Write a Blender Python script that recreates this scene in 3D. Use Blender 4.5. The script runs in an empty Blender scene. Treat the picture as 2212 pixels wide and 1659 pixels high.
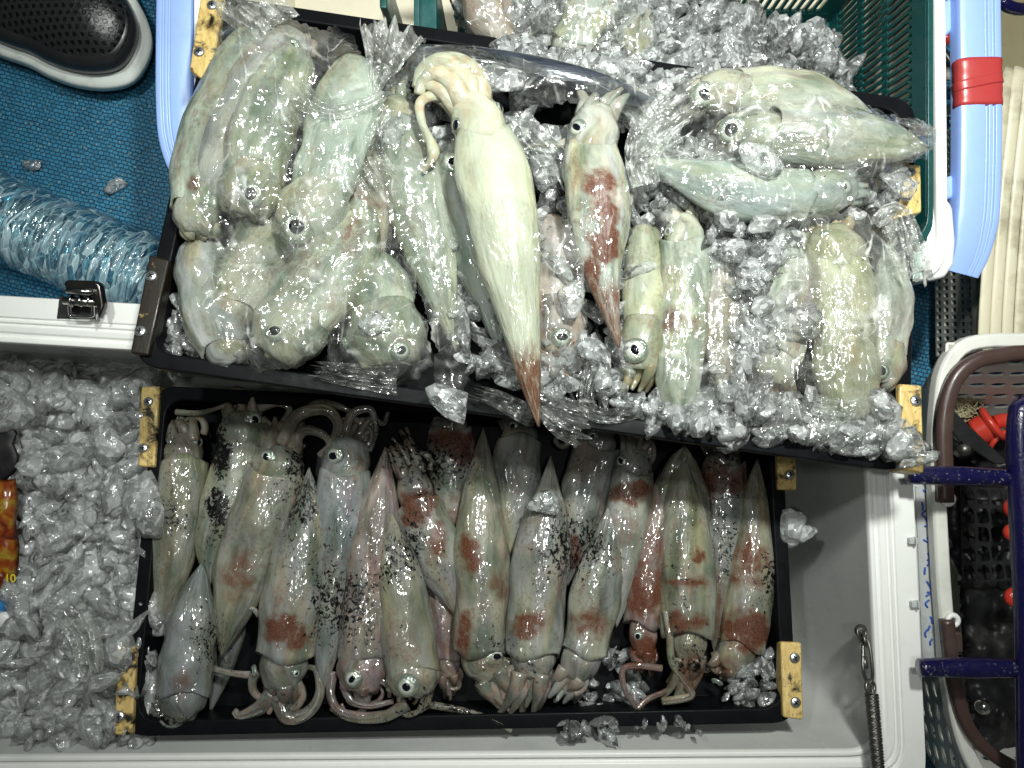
import bpy, bmesh, math, random
import numpy as np
from mathutils import Vector, Matrix, Euler, noise
from mathutils.bvhtree import BVHTree

# ------------------------------------------------------------------ camera, world, lamps, exposure
H = 1.08                      # camera height above the deck
LENS = 28.0
K = (18.0 / LENS) / 1106.0    # metres per photo unit per metre of distance
sc = bpy.context.scene
cam_d = bpy.data.cameras.new('camera'); cam = bpy.data.objects.new('camera', cam_d)
sc.collection.objects.link(cam); sc.camera = cam
cam.location = (0, 0, H); cam_d.lens = LENS; cam_d.sensor_width = 36
cam_d.clip_start = 0.01; cam_d.clip_end = 50
sc.render.resolution_x = 1024; sc.render.resolution_y = 768

w_ = bpy.data.worlds.new('World'); sc.world = w_; w_.use_nodes = True
bg = w_.node_tree.nodes['Background']
bg.inputs[0].default_value = (0.88, 1.0, 0.93, 1); bg.inputs[1].default_value = 0.05

def lamp(name, loc, power, size, col=(1, 1, 1), target=(0, 0, .25), spread=180):
    d = bpy.data.lights.new(name, 'AREA'); d.energy = power; d.size = size; d.shape = 'DISK'; d.color = col; d.spread = math.radians(spread)
    o = bpy.data.objects.new(name, d); sc.collection.objects.link(o); o.location = loc
    o.rotation_euler = (Vector(target) - Vector(loc)).to_track_quat('-Z', 'Y').to_euler()
    return o
lamp('deck_lamp', (.26, .54, 1.32), 5.5, .10, (0.97, 1.0, 0.95), (.16, .26, .25), 78)
lamp('deck_lamp', (-.34, .46, 1.45), 1.8, .08, (0.95, 1.0, 0.96), (-.26, .20, .25), 84)
lamp('deck_lamp', (.10, .10, 1.72), 3.2, .09, (1.0, 1.0, .97), (0, -.1, .25))
lamp('deck_lamp', (-.12, -.02, 1.9), 0.9, .07, (.95, 1.0, .92), (0, -.1, .25))
sc.view_settings.view_transform = 'Standard'; sc.view_settings.look = 'None'
sc.view_settings.exposure = 0.0; sc.view_settings.gamma = 1.0
sc.render.engine = 'CYCLES'
cy = sc.cycles
cy.max_bounces = 12; cy.transmission_bounces = 10; cy.transparent_max_bounces = 32; cy.glossy_bounces = 4; cy.diffuse_bounces = 3
cy.caustics_reflective = False; cy.caustics_refractive = False; cy.sample_clamp_indirect = 4.0
cy.use_denoising = True
try: cy.denoiser = 'OPENIMAGEDENOISE'
except Exception: pass
cy.use_adaptive_sampling = True; cy.adaptive_threshold = 0.015

rnd = random.Random(7)

# ------------------------------------------------------------------ helpers
def P(x, y, z):
    d = H - z
    return Vector(((x - 1106) * K * d, (829.5 - y) * K * d, z))
def proj(v):
    d = H - v[2]
    return (v[0] / (K * d) + 1106, 829.5 - v[1] / (K * d))
def S(px, z):                 # photo units -> metres at height z
    return px * K * (H - z)

WL = {}                       # world location of every parent
def _link(o, parent, loc):
    sc.collection.objects.link(o)
    if parent is not None:
        o.parent = parent; o.location = Vector(loc) - WL[parent.name]
    else:
        o.location = loc
    WL[o.name] = Vector(loc)
def tag(o, label=None, cat=None, group=None, kind=None):
    if label: o['label'] = label
    if cat: o['category'] = cat
    if group: o['group'] = group
    if kind: o['kind'] = kind
    return o
def thing(name, label, cat, loc, group=None):
    o = bpy.data.objects.new(name, None); o.empty_display_size = .02
    _link(o, None, loc); return tag(o, label, cat, group)
def mobj(name, verts, faces, mat, parent=None, loc=None, smooth=True, uvs=None, attr=None, mats=None, fmat=None):
    if loc is None:
        loc = WL[parent.name] if parent is not None else Vector(verts[0])
    loc = Vector(loc)
    va = np.array([tuple(v) for v in verts], dtype=float) - np.array(loc)
    me = bpy.data.meshes.new(name); me.from_pydata(va.tolist(), [], faces)
    for m in (mats or [mat]): me.materials.append(m)
    if fmat is not None: me.polygons.foreach_set('material_index', fmat)
    me.polygons.foreach_set('use_smooth', [smooth] * len(me.polygons))
    if uvs is not None:
        ul = me.uv_layers.new(name='UVMap')
        li = np.zeros(len(me.loops), dtype=np.int32); me.loops.foreach_get('vertex_index', li)
        ul.data.foreach_set('uv', np.array(uvs)[li].ravel())
    if attr is not None:
        ca = me.color_attributes.new('mask', 'FLOAT_COLOR', 'POINT')
        ca.data.foreach_set('color', np.array(attr, dtype=np.float32).ravel())
    me.update()
    o = bpy.data.objects.new(name, me); _link(o, parent, loc)
    return o
def bevel(o, w, seg=2):
    m = o.modifiers.new('Bevel', 'BEVEL'); m.width = w; m.segments = seg; m.limit_method = 'ANGLE'; m.angle_limit = .6
    for p in o.data.polygons: p.use_smooth = True
    m2 = o.modifiers.new('WN', 'WEIGHTED_NORMAL'); return o
def prism(name, top, depth, mat, parent=None, loc=None, bv=.001, nrm=None, smooth=False):
    """closed solid: polygon `top` (world points) pushed down by depth"""
    top = [Vector(t) for t in top]; n = len(top)
    d = Vector((0, 0, -depth)) if nrm is None else -nrm * depth
    # make counter clockwise seen from above
    a = sum(top[i].x * top[(i + 1) % n].y - top[(i + 1) % n].x * top[i].y for i in range(n))
    if a < 0: top = top[::-1]
    vs = top + [t + d for t in top]
    fs = [tuple(range(n)), tuple(range(2 * n - 1, n - 1, -1))]
    for i in range(n):
        j = (i + 1) % n; fs.append((i, i + n, j + n, j))
    o = mobj(name, vs, fs, mat, parent, loc, smooth)
    if bv: bevel(o, bv)
    return o
def catmull(pts, n):
    pts = [Vector(p) for p in pts]
    if len(pts) == 2: return [pts[0].lerp(pts[1], i / (n - 1)) for i in range(n)]
    # arc length parametrised
    P0 = [2 * pts[0] - pts[1]] + pts + [2 * pts[-1] - pts[-2]]
    fine = []
    for i in range(1, len(P0) - 2):
        a, b, c, d = P0[i - 1], P0[i], P0[i + 1], P0[i + 2]
        for k in range(16):
            t = k / 16
            fine.append(.5 * ((2 * b) + (c - a) * t + (2 * a - 5 * b + 4 * c - d) * t * t + (3 * b - a - 3 * c + d) * t ** 3))
    fine.append(pts[-1])
    L = [0]
    for i in range(1, len(fine)): L.append(L[-1] + (fine[i] - fine[i - 1]).length)
    out = []; j = 0
    for i in range(n):
        s = L[-1] * i / (n - 1)
        while j < len(L) - 2 and L[j + 1] < s: j += 1
        f = (s - L[j]) / max(1e-9, L[j + 1] - L[j])
        out.append(fine[j].lerp(fine[j + 1], min(1, max(0, f))))
    return out
UP = Vector((0, 0, 1))
def frames(c):
    fr = []
    for i in range(len(c)):
        t = (c[min(i + 1, len(c) - 1)] - c[max(i - 1, 0)]).normalized()
        s = t.cross(UP)
        s = s.normalized() if s.length > 1e-4 else Vector((1, 0, 0))
        fr.append((t, s, s.cross(t).normalized()))
    return fr
class MB:
    """collects pieces of ONE mesh"""
    def __init__(self): self.v = []; self.f = []; self.uv = []; self.a = []; self.m = []
    def add(self, vs, fs, uv=None, a=None, m=0):
        b = len(self.v); self.v += [tuple(x) for x in vs]; self.f += [tuple(i + b for i in f) for f in fs]
        self.uv += uv if uv else [(x[0], x[1]) for x in vs]
        self.a += a if a else [(0, 0, 0, 1)] * len(vs); self.m += [m] * len(fs)
    def tube(self, c, rad, n=10, flat=1.0, cap=True, m=0, a=None, sec=None, twist=0, maxz=None):
        fr = frames(c); vs = []; uv = []; L = 0
        for i, p in enumerate(c):
            if i: L += (c[i] - c[i - 1]).length
            t, s, u = fr[i]; r = rad[i] if hasattr(rad, '__len__') else rad
            for k in range(n):
                if sec: x, y = sec[k]; x *= r; y *= r
                else:
                    an = 2 * math.pi * k / n + twist; x = r * math.cos(an); y = r * flat * math.sin(an)
                vs.append(p + s * x + u * y); uv.append((r * 2 * math.pi * k / n, L))
        fs = []
        for i in range(len(c) - 1):
            for k in range(n):
                k2 = (k + 1) % n; fs.append((i * n + k, i * n + k2, (i + 1) * n + k2, (i + 1) * n + k))
        if cap:
            fs.append(tuple(range(n - 1, -1, -1))); b = (len(c) - 1) * n; fs.append(tuple(range(b, b + n)))
        self.add(vs, fs, uv, [a] * len(vs) if a else None, m)
    def box(self, c, sx, sy, sz, rot=None, m=0):
        vs = []
        for x in (-.5, .5):
            for y in (-.5, .5):
                for z in (-.5, .5):
                    q = Vector((x * sx, y * sy, z * sz))
                    if rot: q = rot @ q
                    vs.append(Vector(c) + q)
        self.add(vs, [(0, 1, 3, 2), (4, 6, 7, 5), (0, 4, 5, 1), (2, 3, 7, 6), (0, 2, 6, 4), (1, 5, 7, 3)], m=m)
    def sphere(self, c, r, n=8, sz=1.0, m=0, a=None):
        vs = []; fs = []; nr = max(3, n // 2)
        for i in range(nr + 1):
            th = math.pi * i / nr
            for k in range(n):
                ph = 2 * math.pi * k / n
                vs.append(Vector(c) + Vector((r * math.sin(th) * math.cos(ph), r * math.sin(th) * math.sin(ph), r * sz * math.cos(th))))
        for i in range(nr):
            for k in range(n): fs.append((i * n + k, (i + 1) * n + k, (i + 1) * n + (k + 1) % n, i * n + (k + 1) % n))
        self.add(vs, fs, None, [a] * len(vs) if a else None, m)
    def torus(self, c, R, r, axis, n=20, k=8, m=0, sx=1.0):
        axis = Vector(axis).normalized(); q = axis.to_track_quat('Z', 'Y')
        pts = [Vector(c) + q @ Vector((R * sx * math.cos(2 * math.pi * i / n), R * math.sin(2 * math.pi * i / n), 0)) for i in range(n)]
        vs = []; fs = []
        for i in range(n):
            t = (pts[(i + 1) % n] - pts[i - 1]).normalized(); s = t.cross(axis)
            for j in range(k):
                an = 2 * math.pi * j / k; vs.append(pts[i] + s * (r * math.cos(an)) + axis * (r * math.sin(an)))
        for i in range(n):
            for j in range(k): fs.append((i * k + j, i * k + (j + 1) % k, ((i + 1) % n) * k + (j + 1) % k, ((i + 1) % n) * k + j))
        self.add(vs, fs, m=m)
    def build(self, name, mat, parent=None, loc=None, smooth=True, mats=None):
        return mobj(name, self.v, self.f, mat, parent, loc, smooth, self.uv, self.a, mats, self.m)

# ------------------------------------------------------------------ materials
class NT:
    def __init__(self, name):
        self.m = bpy.data.materials.new(name); self.m.use_nodes = True
        self.t = self.m.node_tree; self.n = self.t.nodes; self.l = self.t.links
        self.n.clear(); self.out = self.n.new('ShaderNodeOutputMaterial')
    def N(self, typ, **kw):
        o = self.n.new(typ); ins = kw.pop('ins', {})
        for k, v in kw.items(): setattr(o, k, v)
        for k, v in ins.items():
            if isinstance(v, bpy.types.NodeSocket): self.l.new(v, o.inputs[k])
            elif v is not None: o.inputs[k].default_value = v
        return o
    def uv(self): return self.N('ShaderNodeUVMap', uv_map='UVMap').outputs[0]
    def obj(self): return self.N('ShaderNodeTexCoord').outputs['Object']
    def pos(self): return self.N('ShaderNodeNewGeometry').outputs['Position']
    def noise(self, vec, scale, detail=3, rough=.55, dist=0, w=None):
        n = self.N('ShaderNodeTexNoise', ins={'Vector': vec, 'Scale': scale, 'Detail': detail, 'Roughness': rough, 'Distortion': dist})
        return n.outputs['Fac']
    def voro(self, vec, scale, feat='F1', rnd_=1.0, out='Distance'):
        return self.N('ShaderNodeTexVoronoi', feature=feat, ins={'Vector': vec, 'Scale': scale, 'Randomness': rnd_}).outputs[out]
    def ramp(self, f, stops, interp='LINEAR'):
        r = self.N('ShaderNodeValToRGB', ins={'Fac': f}); cr = r.color_ramp; cr.interpolation = interp
        while len(cr.elements) < len(stops): cr.elements.new(.5)
        for e, (p, c) in zip(cr.elements, stops):
            e.position = p; e.color = (c, c, c, 1) if not hasattr(c, '__len__') else (*c[:3], 1)
        return r.outputs[0]
    def mr(self, f, a, b, c=0., d=1., smooth=False):
        return self.N('ShaderNodeMapRange', interpolation_type='SMOOTHSTEP' if smooth else 'LINEAR',
                      ins={'Value': f, 'From Min': a, 'From Max': b, 'To Min': c, 'To Max': d}).outputs[0]
    def math(self, op, a, b=None, c=None):
        n = self.N('ShaderNodeMath', operation=op)
        for i, v in enumerate((a, b, c)):
            if v is None: continue
            if isinstance(v, bpy.types.NodeSocket): self.l.new(v, n.inputs[i])
            else: n.inputs[i].default_value = v
        return n.outputs[0]
    def mix(self, f, a, b, blend='MIX'):
        n = self.N('ShaderNodeMix', data_type='RGBA', blend_type=blend)
        for i, v in ((0, f), (6, a), (7, b)):
            if isinstance(v, bpy.types.NodeSocket): self.l.new(v, n.inputs[i])
            elif hasattr(v, '__len__'): n.inputs[i].default_value = (*v[:3], 1)
            else: n.inputs[i].default_value = v
        return n.outputs[2]
    def bump(self, h, strength, dist, normal=None):
        return self.N('ShaderNodeBump', ins={'Height': h, 'Strength': strength, 'Distance': dist, 'Normal': normal}).outputs[0]
    def pr(self, **k):
        return self.N('ShaderNodeBsdfPrincipled', ins={a: b for a, b in k.items()})
    def fin(self, sh):
        self.l.new(sh.outputs[0] if hasattr(sh, 'outputs') else sh, self.out.inputs[0]); return self.m
    def mixs(self, f, a, b):
        n = self.N('ShaderNodeMixShader', ins={0: f}); self.l.new(a.outputs[0], n.inputs[1]); self.l.new(b.outputs[0], n.inputs[2]); return n

def C4(c): return (c[0], c[1], c[2], 1)
def plain(name, col, rough=.4, metal=0, grime=.12, bs=.15, scale=60, coat=0, grimecol=(.12, .12, .1), spec=.5):
    n = NT(name); o = n.obj()
    f = n.noise(o, scale * .35, 5, .65); f2 = n.mr(f, .5, .75, 0, grime)
    c = n.mix(f2, col, grimecol)
    r = n.mr(n.noise(o, scale, 4), .3, .7, rough * .8, min(1, rough * 1.25))
    b = n.bump(n.noise(o, scale * 4, 4), bs, .0006)
    return n.fin(n.pr(**{'Base Color': c, 'Roughness': r, 'Metallic': metal, 'Normal': b, 'Coat Weight': coat, 'Coat Roughness': .08, 'Specular IOR Level': spec}))

def mat_squid():
    n = NT('squid_skin'); uv = n.uv()
    oi = n.N('ShaderNodeObjectInfo'); rv = n.math('MULTIPLY', oi.outputs['Random'], 37.0)
    off = n.N('ShaderNodeCombineXYZ', ins={0: rv, 1: rv, 2: rv}).outputs[0]
    v = n.N('ShaderNodeVectorMath', operation='ADD'); n.l.new(uv, v.inputs[0]); n.l.new(off, v.inputs[1]); v = v.outputs[0]
    at = n.N('ShaderNodeVertexColor', layer_name='mask'); sep = n.N('ShaderNodeSeparateColor', ins={0: at.outputs[0]})
    R, G, B = sep.outputs[0], sep.outputs[1], sep.outputs[2]
    # long soft clouds of blue grey and olive under the skin
    mp = n.N('ShaderNodeMapping', ins={'Vector': v, 'Scale': (1.0, .45, 1)}).outputs[0]
    cl = n.noise(mp, 45, 4, .55, .4); cl2 = n.noise(mp, 28, 3, .5, .2); cl3 = n.noise(v, 16, 2)
    base = oi.outputs['Color']
    base = n.mix(n.math('MULTIPLY', n.mr(G, 0, .001, 0, 0), 1), base, base)
    var = n.mr(oi.outputs['Alpha'], .2, .6, .25, 1)
    c = n.mix(n.math('MULTIPLY', var, n.mr(cl, .42, .64, 0, .95)), base, (.40, .48, .42), 'MULTIPLY')
    c = n.mix(n.math('MULTIPLY', var, n.mr(cl2, .48, .68, 0, .5)), c, (1.0, .94, .60), 'MULTIPLY')
    c = n.mix(n.math('MULTIPLY', var, n.mr(n.noise(mp, 36, 5, .65, .5), .52, .66, 0, .75)), c, (.88, .62, .54), 'MULTIPLY')
    c = n.mix(n.mr(cl3, .48, .66, 0, .5), c, n.mix(1.0, c, (1.6, 1.58, 1.5), 'MULTIPLY'))
    mb_ = n.N('ShaderNodeMapping', ins={'Vector': v, 'Scale': (1.0, .10, 1)}).outputs[0]
    c = n.mix(n.math('MULTIPLY', var, n.mr(n.noise(mb_, 48, 3, .5, .3), .52, .68, 0, .55)), c, (1.05, .93, .55), 'MULTIPLY')
    c = n.mix(n.math('MULTIPLY', var, n.mr(n.noise(mb_, 62, 3, .5, .3), .53, .68, 0, .7)), c, (.66, .62, .74), 'MULTIPLY')
    ml = n.noise(v, 240, 4, .7)
    c = n.mix(n.math('MULTIPLY', n.math('MULTIPLY', n.mr(ml, .50, .60, 0, .6), n.mr(n.noise(v, 30, 3), .45, .62, 0, 1)), var), c, (.62, .42, .36), 'MULTIPLY')
    # fine violet brown dusting everywhere, dots
    d = n.voro(v, 620, 'F1', .9); dn = n.noise(v, 60, 3)
    dust = n.math('MULTIPLY', n.mr(d, .20, .34, 1, 0), n.mr(dn, .52, .64, 0, .55))
    dust = n.math('MULTIPLY', dust, n.math('ADD', oi.outputs['Alpha'], -.1))
    c = n.mix(dust, c, (.24, .10, .09))
    # chromatophore patches
    Rn = n.math('MULTIPLY', R, n.mr(n.noise(v, 95, 4, .6), .3, .6, .45, 1.25))
    c = n.mix(n.mr(Rn, .14, .75, 0, .9), c, (.105, .036, .016))
    dd = n.voro(v, 560, 'F1', .75)
    th = n.mr(Rn, .15, 1.0, .02, .50)
    dot = n.math('LESS_THAN', dd, th)
    c = n.mix(n.math('MULTIPLY', dot, n.mr(Rn, .12, .35, 0, .65)), c, (.055, .012, .008))
    # squid ink
    ik = n.noise(v, 210, 6, .72, .6)
    thr = n.mr(G, 0, 1, .715, .42)
    inkf = n.math('GREATER_THAN', ik, thr)
    inkf = n.math('MULTIPLY', inkf, n.mr(G, .0, .08, 0, 1.0))
    c = n.mix(n.mr(G, .2, 1, 0, .35), c, (.05, .055, .05))
    c = n.mix(inkf, c, (.003, .003, .003))
    # arms and head slightly warmer
    c = n.mix(n.math('MULTIPLY', B, n.mr(n.noise(v, 90, 4), .4, .65, .0, .8)), c, (.95, .60, .48), 'MULTIPLY')
    b1 = n.bump(n.noise(mp, 60, 3, .55, .3), .6, .0045)
    b2 = n.bump(n.noise(mp, 105, 1, .5, .3), .9, .0030, b1)
    p = n.pr(**{'Base Color': c, 'Roughness': .38, 'Normal': b1, 'Subsurface Weight': .15,
                'Subsurface Scale': .004, 'Specular IOR Level': .2, 'Coat Weight': n.math('MULTIPLY', n.math('SUBTRACT', 1.0, n.math('MULTIPLY', inkf, .9)), 1.0), 'Coat Roughness': .07, 'Coat Normal': b2})
    p.inputs['Subsurface Radius'].default_value = (1.0, .9, .75)
    return n.fin(p)

def mat_ice(name='ice', cloud=.3, trans=.25, scale=1.0, tint=(.97, 1, 1), bs=.5, base=.10):
    """clear broken ice: see-through body, white cells and edges painted in as facet brightness and sparkle, wet glinting facets"""
    n = NT(name); o = n.pos()
    dn = n.N('ShaderNodeTexNoise', ins={'Vector': o, 'Scale': 70.0 * scale, 'Detail': 2.0}).outputs['Color']
    mx = n.N('ShaderNodeVectorMath', operation='MULTIPLY_ADD'); n.l.new(dn, mx.inputs[0]); mx.inputs[1].default_value = (.010, .010, .010); n.l.new(o, mx.inputs[2])
    q = mx.outputs[0]
    cell = n.voro(q, 120 * scale, 'F1', 1, 'Color'); cellr = n.N('ShaderNodeSeparateColor', ins={0: cell})
    dist = n.voro(q, 120 * scale, 'F1'); edge = n.voro(q, 120 * scale, 'DISTANCE_TO_EDGE')
    small = n.N('ShaderNodeSeparateColor', ins={0: n.voro(q, 330 * scale, 'F1', 1, 'Color')})
    h = n.math('ADD', dist, n.math('MULTIPLY', n.noise(o, 190 * scale, 2), .45))
    b = n.bump(h, bs, .006)
    rf = n.N('ShaderNodeBsdfRefraction', ins={'Color': C4(tint), 'Roughness': .02, 'IOR': 1.2, 'Normal': b})
    tr = n.N('ShaderNodeBsdfTransparent', ins={'Color': (.985, 1, 1, 1)})
    df = n.N('ShaderNodeBsdfDiffuse', ins={'Color': (.97, 1, .99, 1), 'Normal': b})
    tl = n.N('ShaderNodeBsdfTranslucent', ins={'Color': (.97, 1, .99, 1)})
    white = n.mixs(.5, df, tl)
    g = n.mixs(trans, rf, tr)
    f = n.math('MULTIPLY', n.math('POWER', cellr.outputs[0], 2.6), cloud)
    f = n.math('ADD', f, n.math('MULTIPLY', n.math('GREATER_THAN', small.outputs[1], .86), cloud * .9))  # random white cells paint facet brightness and sparkle into the ice
    f = n.math('ADD', f, n.mr(edge, 0, .04, .26, 0))
    lw = n.N('ShaderNodeLayerWeight', ins={'Blend': .5, 'Normal': b}).outputs['Facing']
    f = n.math('ADD', f, n.math('MULTIPLY', n.math('POWER', lw, 4), .55))  # grazing surfaces whitened, an edge sheen put into the colour
    f = n.math('MINIMUM', n.math('ADD', f, base), .96)
    s = n.mixs(f, g, white)
    gs = n.N('ShaderNodeBsdfGlossy', ins={'Color': (1, 1, 1, 1), 'Roughness': .13, 'Normal': b})
    fr = n.N('ShaderNodeFresnel', ins={'IOR': 1.40, 'Normal': b}).outputs[0]
    return n.fin(n.mixs(n.math('ADD', n.math('MULTIPLY', fr, 1.0), .03), s, gs))

def mat_film(name='bag_film', white=.30, gloss=.16, scale=1.0, tint=(.985, 1.0, .985), base=.03):
    n = NT(name); o = n.uv()
    dn = n.N('ShaderNodeTexNoise', ins={'Vector': o, 'Scale': 24.0 * scale, 'Detail': 3.0}).outputs['Color']
    mx = n.N('ShaderNodeVectorMath', operation='MULTIPLY_ADD'); n.l.new(dn, mx.inputs[0]); mx.inputs[1].default_value = (.035, .035, 0); n.l.new(o, mx.inputs[2])
    w1 = n.N('ShaderNodeMapping', ins={'Vector': mx.outputs[0], 'Scale': (1, .42, 1), 'Rotation': (0, 0, .4)}).outputs[0]
    big = n.noise(o, 34 * scale, 2, .5, 1.0)
    fold = n.math('MULTIPLY', n.mr(n.voro(w1, 42 * scale, 'DISTANCE_TO_EDGE'), 0, .035, 1, 0), n.mr(n.noise(o, 60, 2), .42, .6, 0, 1))
    fold2 = n.math('MULTIPLY', n.mr(n.voro(mx.outputs[0], 95 * scale, 'DISTANCE_TO_EDGE'), 0, .03, 1, 0), n.mr(n.noise(o, 45, 2), .5, .62, 0, 1))
    h = n.math('ADD', n.math('MULTIPLY', n.voro(w1, 42 * scale, 'F1'), 1.5), n.math('MULTIPLY', n.voro(mx.outputs[0], 95 * scale, 'F1'), .55))
    h = n.math('ADD', h, n.math('MULTIPLY', big, 2.6))
    b = n.bump(h, 1.0, .0042)
    patch = n.mr(n.noise(o, 26, 5, .65, 1.0), .42, .68, .15, 1.3)
    wf = n.math('MULTIPLY', n.math('ADD', n.math('MULTIPLY', fold, .55), n.math('MULTIPLY', fold2, .35)), patch)  # white along the creases is wrinkle highlight painted into the film
    wf = n.math('ADD', n.math('MULTIPLY', wf, white * 1.6), n.math('MULTIPLY', patch, base * 2))
    tr = n.N('ShaderNodeBsdfTransparent', ins={'Color': C4(tint)})
    df = n.N('ShaderNodeBsdfDiffuse', ins={'Color': (.93, .95, .91, 1), 'Normal': b})
    tl = n.N('ShaderNodeBsdfTranslucent', ins={'Color': (.93, .95, .91, 1)})
    wh = n.mixs(.5, df, tl)
    gs = n.N('ShaderNodeBsdfGlossy', ins={'Color': (1, 1, 1, 1), 'Roughness': .14, 'Normal': b})
    s = n.mixs(wf, tr, wh)
    lw = n.N('ShaderNodeLayerWeight', ins={'Blend': .25, 'Normal': b}).outputs['Facing']
    gf = n.math('ADD', n.math('MULTIPLY', n.math('POWER', lw, 2), .25), gloss * .42)
    return n.fin(n.mixs(gf, s, gs))

def mat_wood(name, dark=0.0):
    n = NT(name); o = n.obj()
    mp = n.N('ShaderNodeMapping', ins={'Vector': o, 'Scale': (1, .12, 1)}).outputs[0]
    g = n.noise(mp, 260, 4, .6, .6)
    c = n.mix(n.mr(g, .35, .7), (.66, .50, .20), (.44, .29, .09))
    gr = n.mr(n.noise(o, 45, 6, .7, .4), .56 - dark * .42, .66 - dark * .40, 0, .99)
    c = n.mix(gr, c, (.007, .005, .003))
    fine = n.mr(n.noise(o, 300, 3), .62, .72, 0, .7); c = n.mix(fine, c, (.05, .035, .02))
    b = n.bump(g, .35, .0008)
    return n.fin(n.pr(**{'Base Color': c, 'Roughness': .5, 'Normal': b, 'Coat Weight': .15, 'Specular IOR Level': .3}))

def mat_mat():
    n = NT('woven_mat'); o = n.obj()
    d = n.noise(o, 18, 3); dv = n.N('ShaderNodeTexNoise', ins={'Vector': o, 'Scale': 60.0, 'Detail': 2.0}).outputs['Color']
    mx = n.N('ShaderNodeVectorMath', operation='MULTIPLY_ADD'); n.l.new(dv, mx.inputs[0]); mx.inputs[1].default_value = (.006, .006, 0); n.l.new(o, mx.inputs[2])
    mp = n.N('ShaderNodeMapping', ins={'Vector': mx.outputs[0], 'Rotation': (0, 0, .25)}).outputs[0]
    br = n.N('ShaderNodeTexBrick', ins={'Vector': mp, 'Scale': 1.0, 'Color1': (1, 1, 1, 1), 'Color2': (.6, .6, .6, 1), 'Mortar': (0, 0, 0, 1),
             'Mortar Size': .00075, 'Mortar Smooth': .6, 'Brick Width': .0075, 'Row Height': .0052, 'Bias': .1})
    br.offset = .5
    f = br.outputs['Color']
    c = n.mix(f, (.008, .032, .050), (.040, .235, .41))
    gl = n.mr(n.voro(mp, 130, 'F1', 1, 'Distance'), .12, .2, 1, 0)
    c = n.mix(n.math('MULTIPLY', gl, .45), c, (.42, .50, .38))
    c = n.mix(n.mr(d, .4, .7, 0, .35), c, (.025, .15, .26))
    b = n.bump(n.math('ADD', br.outputs['Color'], n.math('MULTIPLY', n.noise(o, 500, 2), .6)), .8, .0016)
    return n.fin(n.pr(**{'Base Color': c, 'Roughness': .38, 'Normal': b}))

def mat_shoe():
    n = NT('perforated_rubber'); o = n.obj()
    # hexagonal grid of drilled holes
    def grid(off):
        a = n.N('ShaderNodeVectorMath', operation='ADD'); n.l.new(o, a.inputs[0]); a.inputs[1].default_value = off
        s = n.N('ShaderNodeVectorMath', operation='MODULO'); n.l.new(a.outputs[0], s.inputs[0]); s.inputs[1].default_value = (.0095, .0164, 1)
        c = n.N('ShaderNodeVectorMath', operation='SUBTRACT'); n.l.new(s.outputs[0], c.inputs[0]); c.inputs[1].default_value = (.00475, .0082, 0)
        xy = n.N('ShaderNodeVectorMath', operation='MULTIPLY'); n.l.new(c.outputs[0], xy.inputs[0]); xy.inputs[1].default_value = (1, 1, 0)
        return n.N('ShaderNodeVectorMath', operation='LENGTH', ins={0: xy.outputs[0]}).outputs['Value']
    d = n.math('MINIMUM', grid((1 * .0095 * 100, .0164 * 100, 0)), grid((.00475 + .95, .0082 + 1.64, 0)))
    hole = n.mr(d, .0021, .0028, 0, 1, True)
    rim = n.math('MULTIPLY', n.mr(d, .0026, .0034, 1, 0), hole)
    c = n.mix(hole, (.001, .001, .001), (.017, .017, .018))
    hgt = n.math('ADD', hole, n.math('MULTIPLY', n.noise(o, 350, 3), .35))
    b = n.bump(hgt, 1.0, .0016)
    return n.fin(n.pr(**{'Base Color': c, 'Roughness': .27, 'Normal': b, 'Specular IOR Level': .6}))

def mat_eye():
    n = NT('squid_eye'); o = n.obj()
    ln = n.N('ShaderNodeVectorMath', operation='LENGTH', ins={0: o}).outputs['Value']
    c = n.ramp(ln, [(0.0, (.30, .34, .33)), (.48, (.30, .34, .32)), (.56, (.86, .88, .84)), (.70, (.72, .76, .66)), (.84, (.22, .26, .20)), (1.0, (.30, .34, .28))])
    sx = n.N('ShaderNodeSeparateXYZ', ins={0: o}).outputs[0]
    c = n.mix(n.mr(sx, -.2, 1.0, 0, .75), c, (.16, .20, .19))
    c = n.mix(n.mr(n.noise(o, 3.2, 2), .52, .64, 0, .4), c, (.50, .60, .42))
    b = n.bump(n.noise(o, 5, 2), .2, .1)
    return n.fin(n.pr(**{'Base Color': c, 'Roughness': .16, 'Metallic': .45, 'Normal': b, 'Coat Weight': .8}))

M = {}
M['squid'] = mat_squid(); M['eye'] = mat_eye()
M['pupil'] = plain('pupil_black', (.004, .005, .009), .07, grime=0, bs=0)
M['ice'] = mat_ice('clear_ice', .45, .93, base=.10, bs=.6, scale=.8)
M['ice_cloud'] = mat_ice('cloudy_ice', .85, .3, .8, base=.4)
M['ice_pile'] = mat_ice('crushed_ice_packed', .36, .94, .7, bs=.55, base=.25)
M['ice_bed'] = mat_ice('ice_bed', .95, .8, .6, bs=.9, base=.6)
M['film'] = mat_film('bag_film', 1.05, .30, .62, base=.085)
M['film_w'] = mat_film('crumpled_film', .95, .30, 1.2, base=.26)
M['film_t'] = mat_film('tight_film', .75, .28, .52, base=.055)
M['black'] = plain('wet_black_plastic', (.005, .0055, .0065), .34, grime=.3, grimecol=(.012, .013, .014), bs=.10, scale=90, coat=0, spec=.05)
M['white'] = plain('white_plastic', (.78, .79, .76), .33, grime=.10, bs=.12)
M['white_shaded'] = plain('shaded_white_plastic', (.56, .575, .55), .30, grime=.55, grimecol=(.34, .36, .35), bs=.2, scale=22, coat=.2)  # greyer copy of white plastic: wall shade and stains put into its colour
M['cream'] = plain('cream_liner', (.62, .58, .46), .4, grime=.3, grimecol=(.4, .38, .3))
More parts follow.
